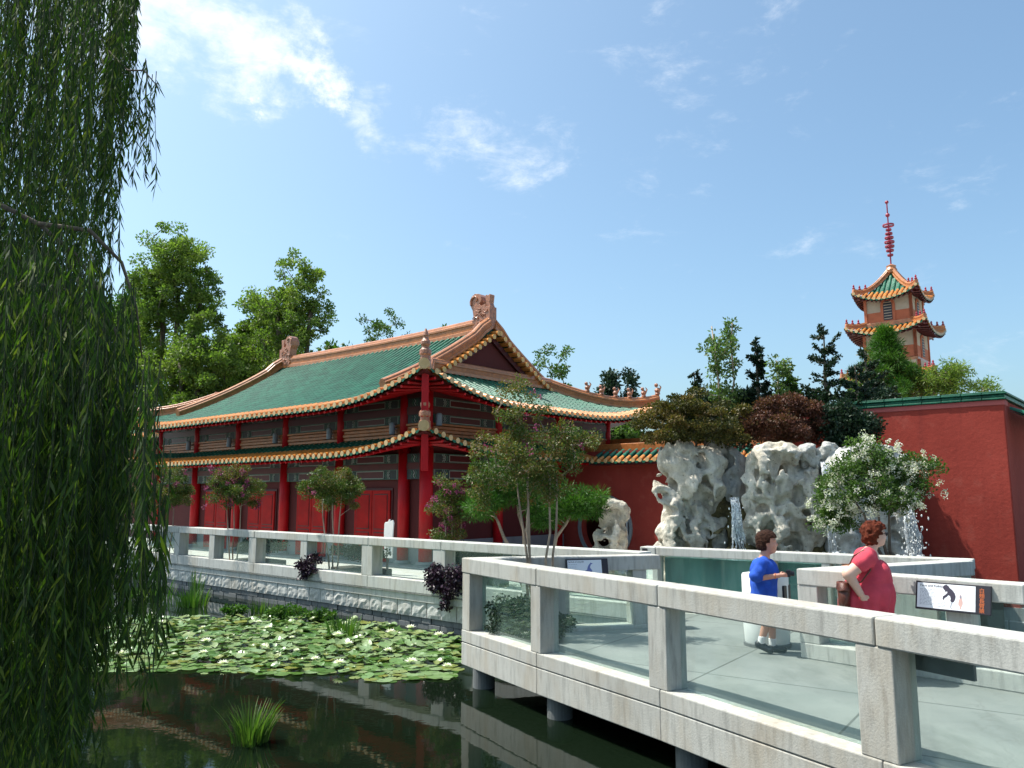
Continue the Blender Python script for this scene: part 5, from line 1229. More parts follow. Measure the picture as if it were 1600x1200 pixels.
leafy('small pale green water plant right of the yellow reeds', -6.0, 17.7, .28, .22, 121, 22)
leafy('low green water plant close to the stone wall left of the bright reeds', -3.95, 17.0, .4, .2, 122, 26)
leafy('yellow green floating plant near the willow strands', -9.4, 20.2, .5, .3, 123, 26)
# lily pads
def inpads(x, y, mg=0):
    d = (np.array((x, y)) - np.array(CR)) @ tn; yn = 11.75 + .25 * math.sin(x * 1.3) + (.5 if x < -4.5 else 0) + .12 * math.sin(x * 4.1)
    yf = 16.6 - .12 * (x + 1) + .25 * math.sin(x * 2.1)
    far_ = abs(x + 3.1) < 0
    return d < -.25 and yn < y < yf and -11 < x < (-.72 if y > 11.4 else -.9) and ((x - P0[0]) < -.1)
def pad_geo(rg, r, x, y, z, tilt, cup, n=14):
    a0 = rg.uniform(0, 2 * PI); th = np.linspace(a0 + .16, a0 + 2 * PI - .16, n); ta_ = rg.uniform(0, 2 * PI); tx, ty = math.cos(ta_) * tilt, math.sin(ta_) * tilt
    V = [(x, y, z)]; ph = rg.uniform(0, 6)
    for k, t in enumerate(th):
        for rr in (.6, 1.0):
            px, py = r * rr * math.cos(t), r * rr * math.sin(t); V.append((x + px, y + py, z + px * tx + py * ty + cup * r * rr ** 3 * (.6 + .6 * math.sin(3 * t + ph))))
    F = []
    for k in range(n - 1): F += [(0, 1 + 2 * k, 3 + 2 * k), (1 + 2 * k, 2 + 2 * k, 4 + 2 * k, 3 + 2 * k)]
    return V, F
rg = np.random.default_rng(130); spots = []; tries = 0
cells = {}
while len(spots) < 2700 and tries < 90000:
    tries += 1; x = rg.uniform(-11, -.7); y = rg.uniform(11, 17.3)
    if not inpads(x, y): continue
    r = rg.uniform(.055, .135); ci, cj = int(x / .3), int(y / .3); ok = all((x - a) ** 2 + (y - b) ** 2 > (.5 * (r + c)) ** 2 for i_ in (-1, 0, 1) for j_ in (-1, 0, 1) for a, b, c in cells.get((ci + i_, cj + j_), ()))
    if ok: spots.append((x, y, r)); cells.setdefault((ci, cj), []).append((x, y, r))
spots.sort(key=lambda s: s[1]); V = []; F = []; R = []; n = 0
single = spots[:150]
for i, (x, y, r) in enumerate(spots):
    raised = rg.random() < (.45 if y > 12.6 else .1); z = WZ + .006 + .003 * (i % 7) + (rg.uniform(.01, .07) if raised else 0)
    v, f = pad_geo(rg, r, x, y, z, rg.uniform(.05, .35) if raised else .015, rg.uniform(.05, .35) if raised else rg.uniform(0, .04)); q = rg.random() ** .9
    if y > 13 and rg.random() < .3: q = .7 + .2 * rg.random()
    if i < len(single):
        o = mk('lily_pad', v, f, M['pad'], loc=(x, y, z), rnd=[q] * len(v)); tag(o, 'flat round green lily pad floating along the front edge of the lily bed', 'lily pad', 'lily pads along the front edge')
    else: V += v; F += [tuple(k + n for k in g) for g in f]; R += [q] * len(v); n += len(v)
o = mk('lily_pads', V, F, M['pad'], rnd=R); tag(o, 'dense bed of overlapping green lily pads covering the pond behind the front edge', 'lily pads', kind='stuff')
# water lilies
fl0 = None; k = 0; names = set()
for px_, py_ in [(-4.35, 12.45), (-3.0, 12.6), (-2.2, 14.9), (-3.9, 14.6), (-4.6, 15.5), (-1.5, 12.3), (-1.15, 13.4), (-2.0, 13.3), (-5.2, 14.0), (-3.5, 13.4), (-2.75, 13.9), (-1.9, 15.4), (-5.9, 15.7), (-4.9, 13.1), (-1.3, 14.6), (-6.4, 14.2), (-3.25, 16.0), (-2.55, 12.2), (-4.2, 16.1), (-.95, 12.1), (-6.1, 12.9), (-2.4, 16.0), (-7.2, 15.2), (-3.1, 14.6), (-1.65, 13.9), (-5.0, 16.2)]:
    if fl0 is None:
        T = thing('water_lily', 'open white water lily flower among the lily pads', 'water lily', (px_, py_, WZ + .05), 'white water lilies in the lily bed'); V = []; F = []; n = 0
        for ring_, (num, rr, up_) in enumerate(((10, .095, .3), (9, .085, .8), (7, .06, 1.6))):
            for j in range(num):
                a = 2 * PI * j / num + ring_ * .4; d = np.array((math.cos(a), math.sin(a), up_)); d /= np.linalg.norm(d); s = np.array((-math.sin(a), math.cos(a), 0)); b = np.array((px_, py_, WZ + .05))
                V += [b, b + d * rr * .55 + s * .02, b + d * rr, b + d * rr * .55 - s * .02]; F.append((n, n + 1, n + 2, n + 3)); n += 4
        mk('petals', V, F, M['whitefl'], T, rnd=[.9] * len(V)); MB().lathe([(.012, 0), (.016, .02), (.005, .03)], (px_, py_, WZ + .055), 8).build('centre', M['gold'], T); fl0 = T
    else: dup(fl0, (px_, py_, WZ + .06 + (k % 3) * .02), rotz=k * 1.3, scale=(.7, .95, 1.2)[k % 3])
    k += 1
# ================================================================== willow (foreground left)
wil = thing('willow_tree', 'large weeping willow trailing long dark strands over the pond at far left', 'tree', (-6.2, 4.6, DZ))
rg = np.random.default_rng(7)
FPX = 1244.; TILT = math.atan(175 / FPX)
CT, ST = math.cos(TILT), math.sin(TILT)
def hang(px, py, Y):
    a, b = (px - 800) / FPX, (600 - py) / FPX; d = (a, CT - b * ST, ST + b * CT); return np.array((d[0] * Y / d[1], Y, 2.64 + d[2] * Y / d[1]))
SV = []; SF = []; LP = []; LD = []; m = MB(); ms = MB()
def strand(p0, z1, sway=.12, side=0, dens=1.0, L=.095):
    """one hanging shoot: p0 top point, z1 lower end"""
    H = p0[2] - z1
    if H < .15: return
    n = max(4, int(H / .25)); ph = rg.uniform(0, 6); sx = rg.normal() * sway * .5 + side; sy = rg.normal() * sway * .5; P = []
    for k in range(n + 1):
        f = k / n; P.append(p0 + np.array((sx * f + .05 * math.sin(f * 5 + ph) * sway * 4, sy * f + .05 * math.cos(f * 4 + ph) * sway * 4, -H * f)))
    P = np.array(P); ms.tube(P, np.linspace(.0028, .0012, n + 1), 4, cap=False)
    q = int(H / .027 * dens); t = np.sort(rg.random(q)) * n; i = np.minimum(t.astype(int), n - 1); fr = (t - i)[:, None]; pos_ = P[i] * (1 - fr) + P[i + 1] * fr
    a = rg.uniform(0, 2 * PI, q); d = np.stack([np.cos(a) * .42, np.sin(a) * .42, -np.ones(q)], 1) + rg.normal(size=(q, 3)) * .13
    LP.append(pos_); LD.append(np.concatenate([d, np.full((q, 1), L)], 1))
def U_(a, b): return rg.uniform(a, b)
# upper curtain, lets a little sky through
for _ in range(330):
    px = U_(-60, 182); Y = U_(4.2, 7.5); p = hang(px, U_(-260, -40), Y); strand(p, hang(px, U_(300, 620), Y)[2], .10, dens=.8)
for _ in range(44):   # denser vertical tress at the right side
    px = U_(190, 222); Y = U_(4.5, 5.6); p = hang(px, U_(-220, -60), Y); strand(p, hang(px, U_(120, 300), Y)[2], .05, dens=1.2)
for _ in range(9):
    px = U_(222, 250); Y = U_(4.2, 5); p = hang(px, U_(90, 140), Y); strand(p, hang(px, U_(200, 300), Y)[2], .05, dens=.8)
for _ in range(26):
    px = U_(150, 196); Y = U_(4.5, 6); p = hang(px, U_(-100, 200), Y); strand(p, hang(px, U_(380, 470), Y)[2], .06, dens=.9)
# lower curtain
for _ in range(560):
    px = -80 + 250 * rg.random() ** .8; Y = U_(3.4, 7.0); p = hang(px, U_(330, 560) + (60 if px > 120 else 0), Y); strand(p, max(.12, hang(px, U_(950, 1300), Y)[2]), .14)
for _ in range(95):
    px = U_(150, 215); Y = U_(3.6, 5.5); p = hang(px, U_(430, 600), Y); strand(p, max(.15, hang(px, U_(800, 1080), Y)[2]), .10, .03, dens=.9)
for _ in range(26):
    px = U_(215, 250); Y = U_(3.2, 4.2); p = hang(px, U_(540, 700), Y); strand(p, hang(px, U_(880, 1120), Y)[2], .07, .02, dens=.62, L=.10)
for _ in range(9):
    px = U_(250, 266); Y = U_(3.2, 3.8); p = hang(px, U_(680, 800), Y); strand(p, hang(px, U_(960, 1110), Y)[2], .05, dens=.55, L=.105)
# the rest of the crown, to the left of the frame and above it
for _ in range(230):
    a = rg.uniform(0, 2 * PI); r = 3.4 * rg.random() ** .5; x, y = -6.6 + r * math.cos(a), 5.0 + r * math.sin(a) * .9
    if x > -3.9 and y < 6: continue
    z = 8.6 - .22 * r * r + U_(-.4, .4); strand(np.array((x, y, z)), U_(.3, 3.2), .2, dens=.5, L=.13)
# limbs and the arching branches seen in the curtain
def arc(pts, r0, r1): m.tube(np.array(pts), np.linspace(r0, r1, len(pts)), 7)
m.tube([(-6.2, 4.6, .1), (-6.15, 4.65, 1.5), (-6.3, 4.8, 3.2), (-6.0, 5.0, 4.6)], [.34, .28, .25, .2], 12)
for tgt in ((-3.4, 5.2, 6.6), (-4.2, 6.8, 7.2), (-5.0, 3.4, 7.0), (-8.2, 5.6, 7.6), (-7.4, 3.2, 7.0), (-6.4, 7.2, 7.8), (-2.4, 5.4, 7.2)):
    b = np.array((-6.05, 4.95, 4.3)); t = np.array(tgt); arc([b, b + (t - b) * .4 + (0, 0, .7), b + (t - b) * .75 + (0, 0, .7), t], .12, .03)
for a in (((-40, 300), (60, 350), (120, 400), (165, 470), (200, 580), (215, 700)), ((-60, 480), (40, 440), (110, 455), (150, 520), (180, 640)), ((60, 350), (140, 360), (190, 410), (213, 480), (222, 560)), ((-30, 620), (60, 560), (120, 600), (150, 700))):
    Y = 4.4; arc([hang(x, y, Y + .1 * i) for i, (x, y) in enumerate(a)], .016, .004)
arc([hang(170, 80, 4.8), hang(200, 110, 4.7), hang(225, 110, 4.6), hang(246, 135, 4.5)], .008, .003)
m.build('branches', M['bark'], wil, smooth=True); ms.build('shoots', M['shoot'], wil)
LP_ = np.concatenate(LP); LD_ = np.concatenate(LD); V, F = leaf_geo(LP_, LD_[:, 3], LD_[:, 3] * .062, rg, LD_[:, :3], 0, .2)
mk('foliage', V, F, M['willow'], wil, rnd=np.repeat(np.clip(rg.random(len(LP_)) ** 1.6, 0, 1), 4))
# a willow twig poking in at the top of the frame
T = thing('willow_twig', 'tiny leafy twig hanging in at the top edge of the sky', 'twig', tuple(hang(462, -14, 5)))
P = hang(462, -14, 5); MB().tube([P + (0, 0, 3.0), P + (.02, 0, 1.2), P], .004, 4).build('stem', M['bark'], T); V, F = leaf_geo(np.array([P, P + (0, 0, .04), P + (-.01, 0, .02), P + (0, 0, .3), P + (0, 0, .5)]), .07, .006, rg, np.array([[-.8, 0, -.5], [.1, 0, -1], [-.4, 0, -1], [1, 0, -1], [-1, 0, -1]]) + 0.); mk('leaves', V, F, M['willow'], T, rnd=[.4] * len(V))

# ================================================================== people
def person(label, loc, face, build):
    T = thing('person', label, 'person', loc); f = nrm(np.array((*face, 0))); l = np.array((-f[1], f[0], 0))
    def put(name, lo, hi, h, field, mat, parent=None):
        P = gridp(lo, hi, h); v = field(P); V, Q = surfnet(v, lo, h)
        Wd = V[:, :1] * f + V[:, 1:2] * l + V[:, 2:] * np.array((0, 0, 1)) + np.array(loc); o = mk(name, Wd, Q, mat, parent or T, smooth=True); return o
    build(put, T, f, l, np.array(loc)); return T
def hand(P, w, d, up, palm, s=1.0, curl=.6, thumb=1):
    """wrist w, finger direction d, palm normal palm; five separate curled fingers"""
    d, palm = nrm(d), nrm(palm); side = np.cross(palm, d); w = np.array(w, float)
    f = cap(P, w, w + d * .055 * s, .022 * s, .027 * s)
    for i, (o_, ln) in enumerate(((-.024, .052), (-.008, .062), (.008, .058), (.023, .045))):
        b = w + d * .065 * s + side * o_ * s; k = b + d * ln * .55 * s + palm * .01 * s; e_ = k + (d * (1 - curl) + palm * curl) * ln * .55 * s
        f = smin(f, np.minimum(cap(P, b, k, .0098 * s, .009 * s), cap(P, k, e_, .009 * s, .0075 * s)), .006)
    tb_0 = w + d * .02 * s - side * .022 * s * thumb; t1 = tb_0 + (d * .6 - side * .8 * thumb + palm * .4) * .035 * s; t2 = t1 + (d * .9 + palm * .5) * .03 * s
    return smin(f, np.minimum(cap(P, tb_0, t1, .012 * s, .010 * s), cap(P, t1, t2, .010 * s, .008 * s)), .008)
def head_field(P, c, s, yaw, jaw=1.0, tilt=0):
    """c centre of the skull, x forward; yaw turns to the left"""
    cy, sy = math.cos(yaw), math.sin(yaw); q = (P - np.array(c)) / s; x = q[..., 0] * cy + q[..., 1] * sy; y = -q[..., 0] * sy + q[..., 1] * cy; z = q[..., 2]; x = x + z * tilt
    Q = np.stack([x, y, z], -1)
    f = ell(Q, (-.008, 0, .03), (.094, .076, .088)); f = smin(f, ell(Q, (.022, 0, -.045), (.068, .056 * jaw, .068)), .04)
    f = smin(f, ell(Q, (.045, 0, -.088), (.03, .03 * jaw, .022)), .03)                 # chin
    f = smin(f, cap(Q, (.080, 0, .012), (.100, 0, -.018), .009, .012), .014)            # nose
    for s_ in (-1, 1):
        f = -smin(-f, ell(Q, (.094, .032 * s_, .012), (.016, .018, .010)), .012); f = smin(f, ell(Q, (.078, .031 * s_, .010), (.012, .012, .010)), .004)   # eye socket and ball
        f = smin(f, ell(Q, (.080, .034 * s_, .032), (.012, .024, .007)), .012); f = smin(f, ell(Q, (-.006, .076 * s_, -.004), (.017, .010, .028)), .01)  # brow, ear
        f = smin(f, ell(Q, (.06, .036 * s_, -.032), (.026, .024, .026)), .03)
    f = smin(f, ell(Q, (.084, 0, -.047), (.012, .022, .006)), .006); f = smin(f, ell(Q, (.082, 0, -.060), (.011, .018, .006)), .006)  # lips
    f = -smin(-f, ell(Q, (.098, 0, -.0535), (.014, .02, .002)), .003)
    return f * s
def hair_field(P, c, s, yaw, vol, curl, back, front=.045):
    cy, sy = math.cos(yaw), math.sin(yaw); q = (P - np.array(c)) / s; x = q[..., 0] * cy + q[..., 1] * sy; y = -q[..., 0] * sy + q[..., 1] * cy; z = q[..., 2]; Q = np.stack([x, y, z], -1)
    f = ell(Q, (-.018, 0, .035), (.108 + vol, .092 + vol, .10 + vol)); f = smin(f, ell(Q, (-.05, 0, back), (.065 + vol, .075 + vol, .07)), .03)
    cut = np.maximum(x - front + np.clip(z - .055, -9, .045) * -1.3, -(z - (.0 - .9 * (.04 - x))) if False else -9)
    keep = np.where(z > .055, x - .13, x - np.where(z > .0, front * .55, -.005)); f = np.maximum(f, keep)
    f = f - (vn(Q * (38 if curl else 26) * np.array((1, 1, 1 if curl else .35))) * (.016 if curl else .006) + vn(Q * 80) * .005)
    return np.maximum(f, -(z + (.13 if curl else .085))) * s
def cloth(P, f, a=.006, sc=14, st=(1, 1, .35)): return f - vn(P * sc * np.array(st)) * a - vn(P * sc * 2.3 * np.array(st)) * a * .4

def boy(put, T, f, l, b):
    hc = (.04, .0, 1.315); S = 1.10
    def body(P):
        v = head_field(P, hc, S, -.10, 1.12); v = smin(v, cap(P, (-.01, 0, 1.12), (.015, 0, 1.24), .06, .055), .03)
        v = smin(v, cap(P, (-.03, 0, .75), (-.02, 0, 1.05), .11, .09), .05)
        for s_ in (-1, 1):
            v = smin(v, cap(P, (-.03, .09 * s_, 1.08), (-.05, .15 * s_, 1.07), .05, .045), .03)
        # near (right) arm: elbow back, forearm forward to the camera
        v = smin(v, cap(P, (-.04, -.165, 1.06), (-.11, -.215, .90), .046, .040), .02); v = smin(v, cap(P, (-.11, -.215, .90), (.16, -.13, .935), .039, .027), .015)
        v = smin(v, cap(P, (-.04, .165, 1.06), (-.06, .21, .90), .046, .040), .02); v = smin(v, cap(P, (-.06, .21, .90), (.17, .08, .93), .039, .027), .015)
        v = np.minimum(v, hand(P, (.165, -.125, .937), (.9, .35, .1), None, (0, .8, -.3), .92, .7)); v = np.minimum(v, hand(P, (.175, .075, .925), (.9, -.5, .1), None, (0, -.8, -.2), .92, .7, -1))
        # legs: mid step, rear heel lifting
        v = smin(v, cap(P, (-.03, -.07, .70), (-.0, -.075, .40), .088, .062), .03); v = smin(v, cap(P, (-.0, -.075, .40), (-.085, -.075, .13), .056, .036), .02)
        v = smin(v, cap(P, (-.03, .07, .70), (.04, .075, .40), .088, .062), .03); v = smin(v, cap(P, (.04, .075, .40), (.04, .065, .10), .056, .036), .02)
        return v
    put('body', (-.26, -.3, .06), (.32, .3, 1.5), .0085, body, M['skin'])
    put('hair', (-.2, -.2, 1.2), (.24, .2, 1.52), .006, lambda P: hair_field(P, hc, S, -.10, .012, False, -.035, .062), M['hair_brown'])
    def shirt(P):
        v = cap(P, (-.04, 0, .60), (-.03, 0, 1.0), .165, .145); Q = P.copy(); v = smin(v, ell(P, (.0, 0, .98), (.15, .17, .15)), .06)
        for s_ in (-1, 1):
            v = smin(v, cap(P, (-.03, .08 * s_, 1.08), (-.04, .15 * s_, 1.075), .062, .062), .05)
            e_ = (-.105, -.205, .925) if s_ < 0 else (-.055, .2, .925); v = smin(v, cap(P, (-.04, .16 * s_, 1.06), e_, .064, .082), .03)
        v = cloth(P, v, .011, 12, (1.3, 1.3, .45)); v = v - np.sin(P[..., 2] * 46 + P[..., 0] * 22 + vn(P * 6) * 3) * .003; v = np.maximum(v, .55 - P[..., 2] - .02 * P[..., 0]); v = np.maximum(v, -cap(P, (-.0, 0, 1.13), (.02, 0, 1.3), .066, .075))
        arm = np.minimum(cap(P, (-.115, -.22, .885), (.16, -.13, .93), .046, .05), cap(P, (-.065, .215, .885), (.17, .08, .93), .046, .05)); return v
    put('t_shirt', (-.3, -.34, .5), (.26, .34, 1.2), .0095, shirt, M['blue'])
    put('shirt_tail', (-.26, -.3, .52), (-.02, .0, .72), .008, lambda P: cloth(P, ell(P, (-.13, -.10, .60), (.07, .07, .085)), .004), M['teal'])
    def shorts(P):
        v = cap(P, (-.03, 0, .62), (-.03, 0, .72), .15, .14)
        for s_ in (-1, 1): v = smin(v, cap(P, (-.03, .07 * s_, .64), (.0 if s_ < 0 else .035, .078 * s_, .40), .10, .092), .04)
        return np.maximum(cloth(P, v, .005), .38 - P[..., 2])
    put('shorts', (-.22, -.22, .36), (.2, .22, .8), .01, shorts, M['shorts'])
    def sock(P): return np.maximum(np.minimum(cap(P, (-.06, -.075, .21), (-.085, -.075, .12), .046, .045), cap(P, (.04, .067, .17), (.04, .065, .09), .046, .045)), np.where(P[..., 1] < 0, P[..., 2] - .205, P[..., 2] - .165))
    put('socks', (-.16, -.15, .04), (.12, .15, .24), .007, sock, M['sock'])
    def shoe(P):
        # rear (near) shoe with lifted heel, front shoe flat
        v = np.minimum(smin(cap(P, (-.115, -.075, .105), (.02, -.08, .045), .046, .040), ell(P, (-.09, -.075, .12), (.05, .042, .035)), .02), smin(cap(P, (.0, .065, .045), (.17, .06, .038), .045, .036), ell(P, (.03, .065, .07), (.06, .042, .035)), .02))
        v = np.maximum(v, .004 - P[..., 2]); return v
    put('shoes', (-.22, -.17, -.01), (.24, .15, .2), .007, shoe, M['shoe'])
    # compact camera and wristband
    c = np.array((.265, -.02, .955)); w = b + f * c[0] + l * c[1] + np.array((0, 0, c[2])); m = MB(); m.fb((w[0], w[1]), f[:2], l[:2], (-.026, .026), (-.065, .065), (w[2] - .04, w[2] + .04)); m.tube([w + f * .02, w + f * .07], .03, 12)
    o = m.build('camera', M['black'], loc=tuple(w), bevel=.005); tag(o, 'small black camera held in the boy\'s hands', 'camera')
    q = [b + f * (.118 + .0 * k) + l * (-.143) + np.array((0, 0, .93)) + (l * math.cos(k * .7) * .031 + np.array((0, 0, math.sin(k * .7) * .031))) for k in range(10)]
    MB().tube(q, .006, 6).build('wristband', M['orange_ink'], T)
person('person in a blue t shirt holding a small camera in front of the litter bin', (3.13, 10.05, DZ), (.93, -.36), boy)

def woman(put, T, f, l, b):
    hc = (.12, .02, 1.475); S = 1.04
    def body(P):
        v = head_field(P, hc, S, .18, 1.15); v = smin(v, cap(P, (.035, 0, 1.26), (.10, .01, 1.40), .062, .056), .03)
        v = smin(v, cap(P, (-.02, 0, .9), (.03, 0, 1.2), .16, .12), .05)
        for s_ in (-1, 1): v = smin(v, cap(P, (.02, .1 * s_, 1.27), (-.0, .18 * s_, 1.24), .06, .06), .04)
        v = smin(v, cap(P, (-.0, -.2, 1.23), (-.20, -.30, 1.08), .068, .062), .03); v = smin(v, cap(P, (-.20, -.30, 1.08), (-.09, -.26, .88), .056, .036), .02)
        v = smin(v, cap(P, (.0, .2, 1.23), (.10, .28, .99), .066, .056), .03); v = smin(v, cap(P, (.10, .28, .99), (.22, .2, .86), .052, .034), .02)
        v = np.minimum(v, hand(P, (-.085, -.258, .875), (.35, .25, -.9), None, (.3, .9, .2), 1.0, .45)); v = np.minimum(v, hand(P, (.225, .195, .855), (.7, -.6, -.2), None, (-.5, -.6, 0), 1.0, .5))
        for s_ in (-1, 1): v = smin(v, cap(P, (-.02, .11 * s_, .82), (.12, .1 * s_, .45), .13, .08), .03); v = smin(v, cap(P, (.12, .1 * s_, .45), (.17, .1 * s_, .1), .072, .042), .02); v = smin(v, cap(P, (.16, .1 * s_, .05), (.30, .11 * s_, .035), .042, .034), .02)
        return np.maximum(v, .004 - P[..., 2])
    put('body', (-.34, -.42, -.02), (.40, .38, 1.62), .011, body, M['skin_pale'])
    put('hair', (-.16, -.22, 1.25), (.34, .26, 1.72), .007, lambda P: hair_field(P, hc, S, .18, .018, True, -.045, .075), M['hair_red'])
    def dress(P):
        v = cap(P, (-.03, 0, .62), (-.0, 0, 1.06), .245, .19); v = smin(v, ell(P, (.10, 0, 1.08), (.15, .2, .13)), .06); v = smin(v, ell(P, (.06, 0, .84), (.22, .25, .25)), .08); v = smin(v, ell(P, (-.12, 0, .8), (.16, .24, .2)), .08)
        v = smin(v, cap(P, (.0, 0, .42), (-.02, 0, .62), .25, .25), .05)
        for s_ in (-1, 1):
            v = smin(v, cap(P, (.03, .09 * s_, 1.275), (.0, .19 * s_, 1.245), .075, .082), .06); e_ = (-.075, -.243, 1.185) if s_ < 0 else (.035, .23, 1.16); v = smin(v, cap(P, (.0, .2 * s_, 1.235), e_, .086, .088), .03)
        th = np.arctan2(P[..., 1], P[..., 0] + .02); lo_ = np.clip((1.0 - P[..., 2]) / .35, 0, 1)
        v = v - np.sin(th * 14 + vn(P * 3) * 2.5) * .02 * lo_ - vn(P * np.array((12, 12, 4))) * .012 - np.sin(P[..., 2] * 30 - P[..., 0] * 34 + vn(P * 5) * 3) * .0035 * (1 - lo_)
        v = np.where(np.abs(P[..., 2] - .985) < .012, v + .004, v)
        v = np.maximum(v, .44 - P[..., 2]); v = np.maximum(v, -cap(P, (.07, 0, 1.30), (.13, .01, 1.46), .072, .085)); return v
    put('dress', (-.42, -.42, .24), (.42, .42, 1.36), .0115, dress, M['coral'])
    # strap
    q = [b + f * x + l * y + np.array((0, 0, z)) for x, y, z in ((-.20, -.16, 1.0), (-.20, -.19, 1.12), (-.13, -.19, 1.26), (-.03, -.19, 1.325), (.05, -.18, 1.26), (.02, -.24, 1.12), (-.08, -.27, 1.0), (-.2, -.22, .98))]
    h_ = thing('handbag', 'brown leather shoulder bag hanging behind the woman in coral', 'handbag', tuple(b + f * -.24 + l * -.18 + np.array((0, 0, .8))))
    MB().tube(q, .008, 6).build('strap', M['leather'], h_, smooth=True)
    P = gridp((-.38, -.40, .66), (-.1, .02, 1.06), .008)
    v = np.maximum(ell(P, (-.25, -.19, .85), (.075, .15, .17)), np.maximum(P[..., 2] - .985, np.abs(P[..., 0] + .25) - .055)); v = cloth(P, v, .008, 18); V, Q = surfnet(v, (-.38, -.40, .66), .008)
    Wd = V[:, :1] * f + V[:, 1:2] * l + V[:, 2:] * np.array((0, 0, 1)) + b; mk('bag', Wd, Q, M['leather'], h_, smooth=True)
    v = np.maximum(np.abs(ell(P, (-.25, -.19, .85), (.083, .158, .178))) - .006, np.maximum(.87 + .25 * np.abs(P[..., 1] + .19) - P[..., 2], P[..., 2] - .99)); v = np.maximum(v, np.abs(P[..., 0] + .25) - .062); V, Q = surfnet(v, (-.38, -.40, .66), .008)
    Wd = V[:, :1] * f + V[:, 1:2] * l + V[:, 2:] * np.array((0, 0, 1)) + b; mk('flap', Wd, Q, M['leather'], h_, smooth=True)
    # sunglasses
    cy, sy = math.cos(.18), math.sin(.18); m = MB()
    def hp(x, y, z): return b + f * (hc[0] + (x * cy - y * sy) * S) + l * (hc[1] + (x * sy + y * cy) * S) + np.array((0, 0, hc[2] + z * S))
    for s_ in (-1, 1):
        m.tube([hp(.100, .034 * s_, .012), hp(.107, .034 * s_, .010)], .021, 12); m.tube([hp(.1, .055 * s_, .018), hp(.0, .085 * s_, .012)], .003, 5)
    m.build('sunglasses', M['black'], T)
person('person with curly auburn hair in a coral dress, hand on hip, looking right', (3.80, 8.75, DZ), (.95, -.30), woman)

# ================================================================== camera, sun, sky
cam = bpy.data.cameras.new('camera'); co = bpy.data.objects.new('camera', cam); C.objects.link(co)
co.location = (0, 0, 2.64); co.rotation_euler = (PI / 2 + TILT, 0, 0); cam.sensor_width = 36; cam.lens = 36 * FPX / 1600; cam.clip_start = .05; cam.clip_end = 5000
bpy.context.scene.camera = co
SD = nrm((-.465, .131, .875)); el = math.asin(SD[2])
sun = bpy.data.lights.new('sun', 'SUN'); sun.energy = 5.0; sun.angle = R_(.53); sun.color = (1, .96, .89); so = bpy.data.objects.new('sun', sun); C.objects.link(so)
so.rotation_euler = Vector(SD).to_track_quat('Z', 'Y').to_euler()
w = bpy.data.worlds.new('World'); bpy.context.scene.world = w; w.use_nodes = True; nt = w.node_tree; nt.nodes.clear()
sky = nd(nt, 'ShaderNodeTexSky'); sky.sky_type = 'NISHITA'; sky.sun_disc = False; sky.sun_elevation = el; sky.sun_rotation = math.atan2(SD[0], SD[1]); sky.air_density = .9; sky.dust_density = 3.2; sky.ozone_density = 1.2
tc = nd(nt, 'ShaderNodeTexCoord'); dirv = tc.outputs['Generated']
def pdir(px, py):
    a, b = (px - 800) / FPX, (600 - py) / FPX; return nrm((a, CT - b * ST, ST + b * CT))
mask = None
def blobs(lst, amp):
    acc = None
    for px, py, r in lst:
        dd = nd(nt, 'ShaderNodeVectorMath'); dd.operation = 'DISTANCE'; lk(nt, dirv, dd.inputs[0]); dd.inputs[1].default_value = tuple(pdir(px, py))
        mr = nd(nt, 'ShaderNodeMapRange'); mr.interpolation_type = 'SMOOTHSTEP'; lk(nt, dd.outputs['Value'], mr.inputs[0]); mr.inputs[1].default_value = r * 1.25; mr.inputs[2].default_value = 0; mr.inputs[3].default_value = 0; mr.inputs[4].default_value = amp
        if acc is None: acc = mr.outputs[0]
        else:
            mx = nd(nt, 'ShaderNodeMath'); mx.operation = 'MAXIMUM'; lk(nt, acc, mx.inputs[0]); lk(nt, mr.outputs[0], mx.inputs[1]); acc = mx.outputs[0]
    return acc
wn = nd(nt, 'ShaderNodeTexNoise'); wn.inputs['Scale'].default_value = 6.5; wn.inputs['Detail'].default_value = 8; wn.inputs['Roughness'].default_value = .65; lk(nt, tc.outputs['Generated'], wn.inputs[0])
ws = nd(nt, 'ShaderNodeVectorMath'); ws.operation = 'SUBTRACT'; lk(nt, wn.outputs['Color'], ws.inputs[0]); ws.inputs[1].default_value = (.5, .5, .5)
wm = nd(nt, 'ShaderNodeVectorMath'); wm.operation = 'SCALE'; lk(nt, ws.outputs[0], wm.inputs[0]); wm.inputs['Scale'].default_value = .22
wa = nd(nt, 'ShaderNodeVectorMath'); wa.operation = 'ADD'; lk(nt, tc.outputs['Generated'], wa.inputs[0]); lk(nt, wm.outputs[0], wa.inputs[1]); dirv = wa.outputs[0]
b1 = blobs([(200, -10, .12), (270, 25, .10), (335, 58, .09), (400, 88, .085), (450, 108, .07), (500, 128, .045), (395, 155, .03), (515, 172, .035)], .86)
b2 = blobs([(580, 190, .05), (620, 200, .055), (665, 208, .055), (710, 215, .06), (750, 228, .065), (795, 245, .07), (835, 260, .075), (875, 275, .06)], .44)
b3 = blobs([(1100, 80, .18), (1190, 60, .16), (1215, 255, .07), (1105, 257, .04), (1200, 140, .16), (560, 10, .08), (1340, 380, .1), (950, 20, .12), (1080, 205, .12), (700, 10, .07)], .17)
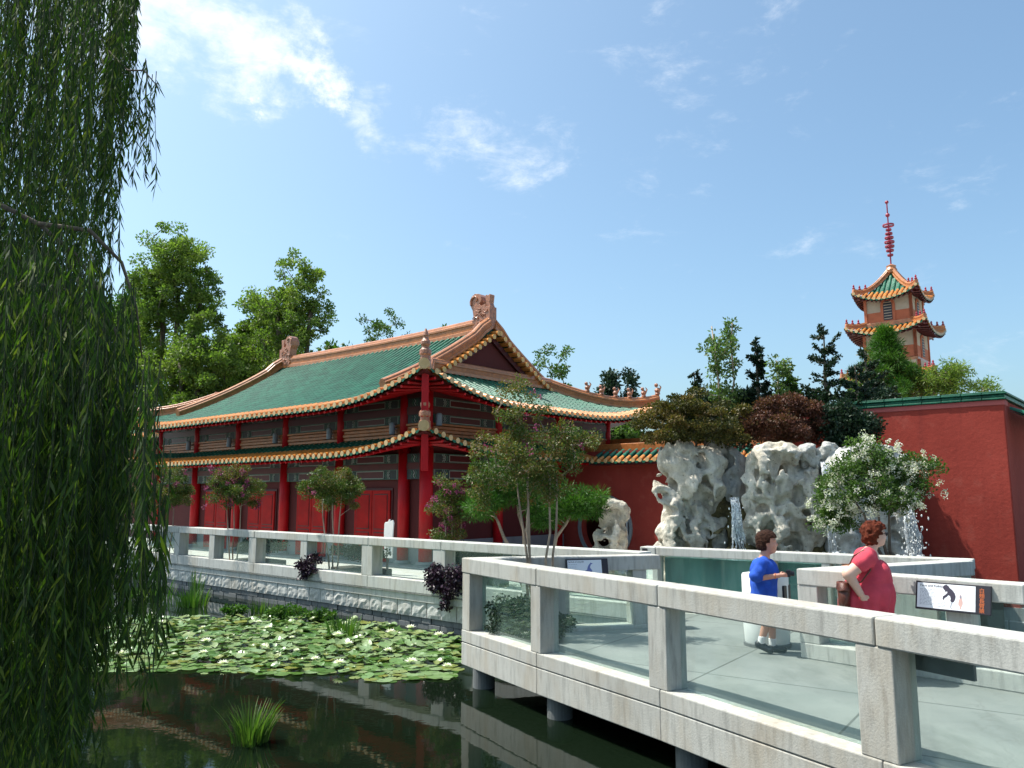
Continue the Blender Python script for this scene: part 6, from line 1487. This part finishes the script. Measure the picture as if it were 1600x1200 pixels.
b4 = blobs([(1590, 440, .09), (1560, 510, .11), (1470, 470, .12), (1000, 340, .12), (1530, 260, .12)], .17)
def mx2(a, b):
    q = nd(nt, 'ShaderNodeMath'); q.operation = 'MAXIMUM'; lk(nt, a, q.inputs[0]); lk(nt, b, q.inputs[1]); return q.outputs[0]
mk_ = mx2(mx2(b1, b2), mx2(b3, b4))
mp = nd(nt, 'ShaderNodeMapping'); mp.inputs['Rotation'].default_value = (0, R_(-25), 0); mp.inputs['Scale'].default_value = (.8, .8, 1.9); lk(nt, tc.outputs['Generated'], mp.inputs[0])
nn = nd(nt, 'ShaderNodeTexNoise'); nn.inputs['Scale'].default_value = 17; nn.inputs['Detail'].default_value = 12; nn.inputs['Roughness'].default_value = .68; nn.inputs['Distortion'].default_value = .3; lk(nt, mp.outputs[0], nn.inputs[0])
ad = nd(nt, 'ShaderNodeMath'); ad.operation = 'MULTIPLY_ADD'; lk(nt, nn.outputs['Fac'], ad.inputs[0]); ad.inputs[1].default_value = 1.5; lk(nt, mk_, ad.inputs[2])
mr = nd(nt, 'ShaderNodeMapRange'); mr.interpolation_type = 'SMOOTHSTEP'; lk(nt, ad.outputs[0], mr.inputs[0]); mr.inputs[1].default_value = .92; mr.inputs[2].default_value = 1.9; mr.inputs[3].default_value = .0; mr.inputs[4].default_value = .95
tint = mixc(nt, 1.0, sky.outputs[0], (.93, 1.12, 1.10, 1), 'MULTIPLY')
cl = mixc(nt, mr.outputs[0], tint, (6.0, 6.2, 6.4, 1))
bg = nd(nt, 'ShaderNodeBackground'); bg.inputs['Strength'].default_value = .15; lk(nt, cl, bg.inputs[0])
ow = nd(nt, 'ShaderNodeOutputWorld'); lk(nt, bg.outputs[0], ow.inputs[0])
sc = bpy.context.scene; sc.view_settings.view_transform = 'Standard'; sc.view_settings.look = 'None'; sc.view_settings.gamma = 1; sc.view_settings.exposure = .5
sc.render.engine = 'CYCLES'; sc.cycles.max_bounces = 8; sc.cycles.transparent_max_bounces = 24; sc.cycles.diffuse_bounces = 3
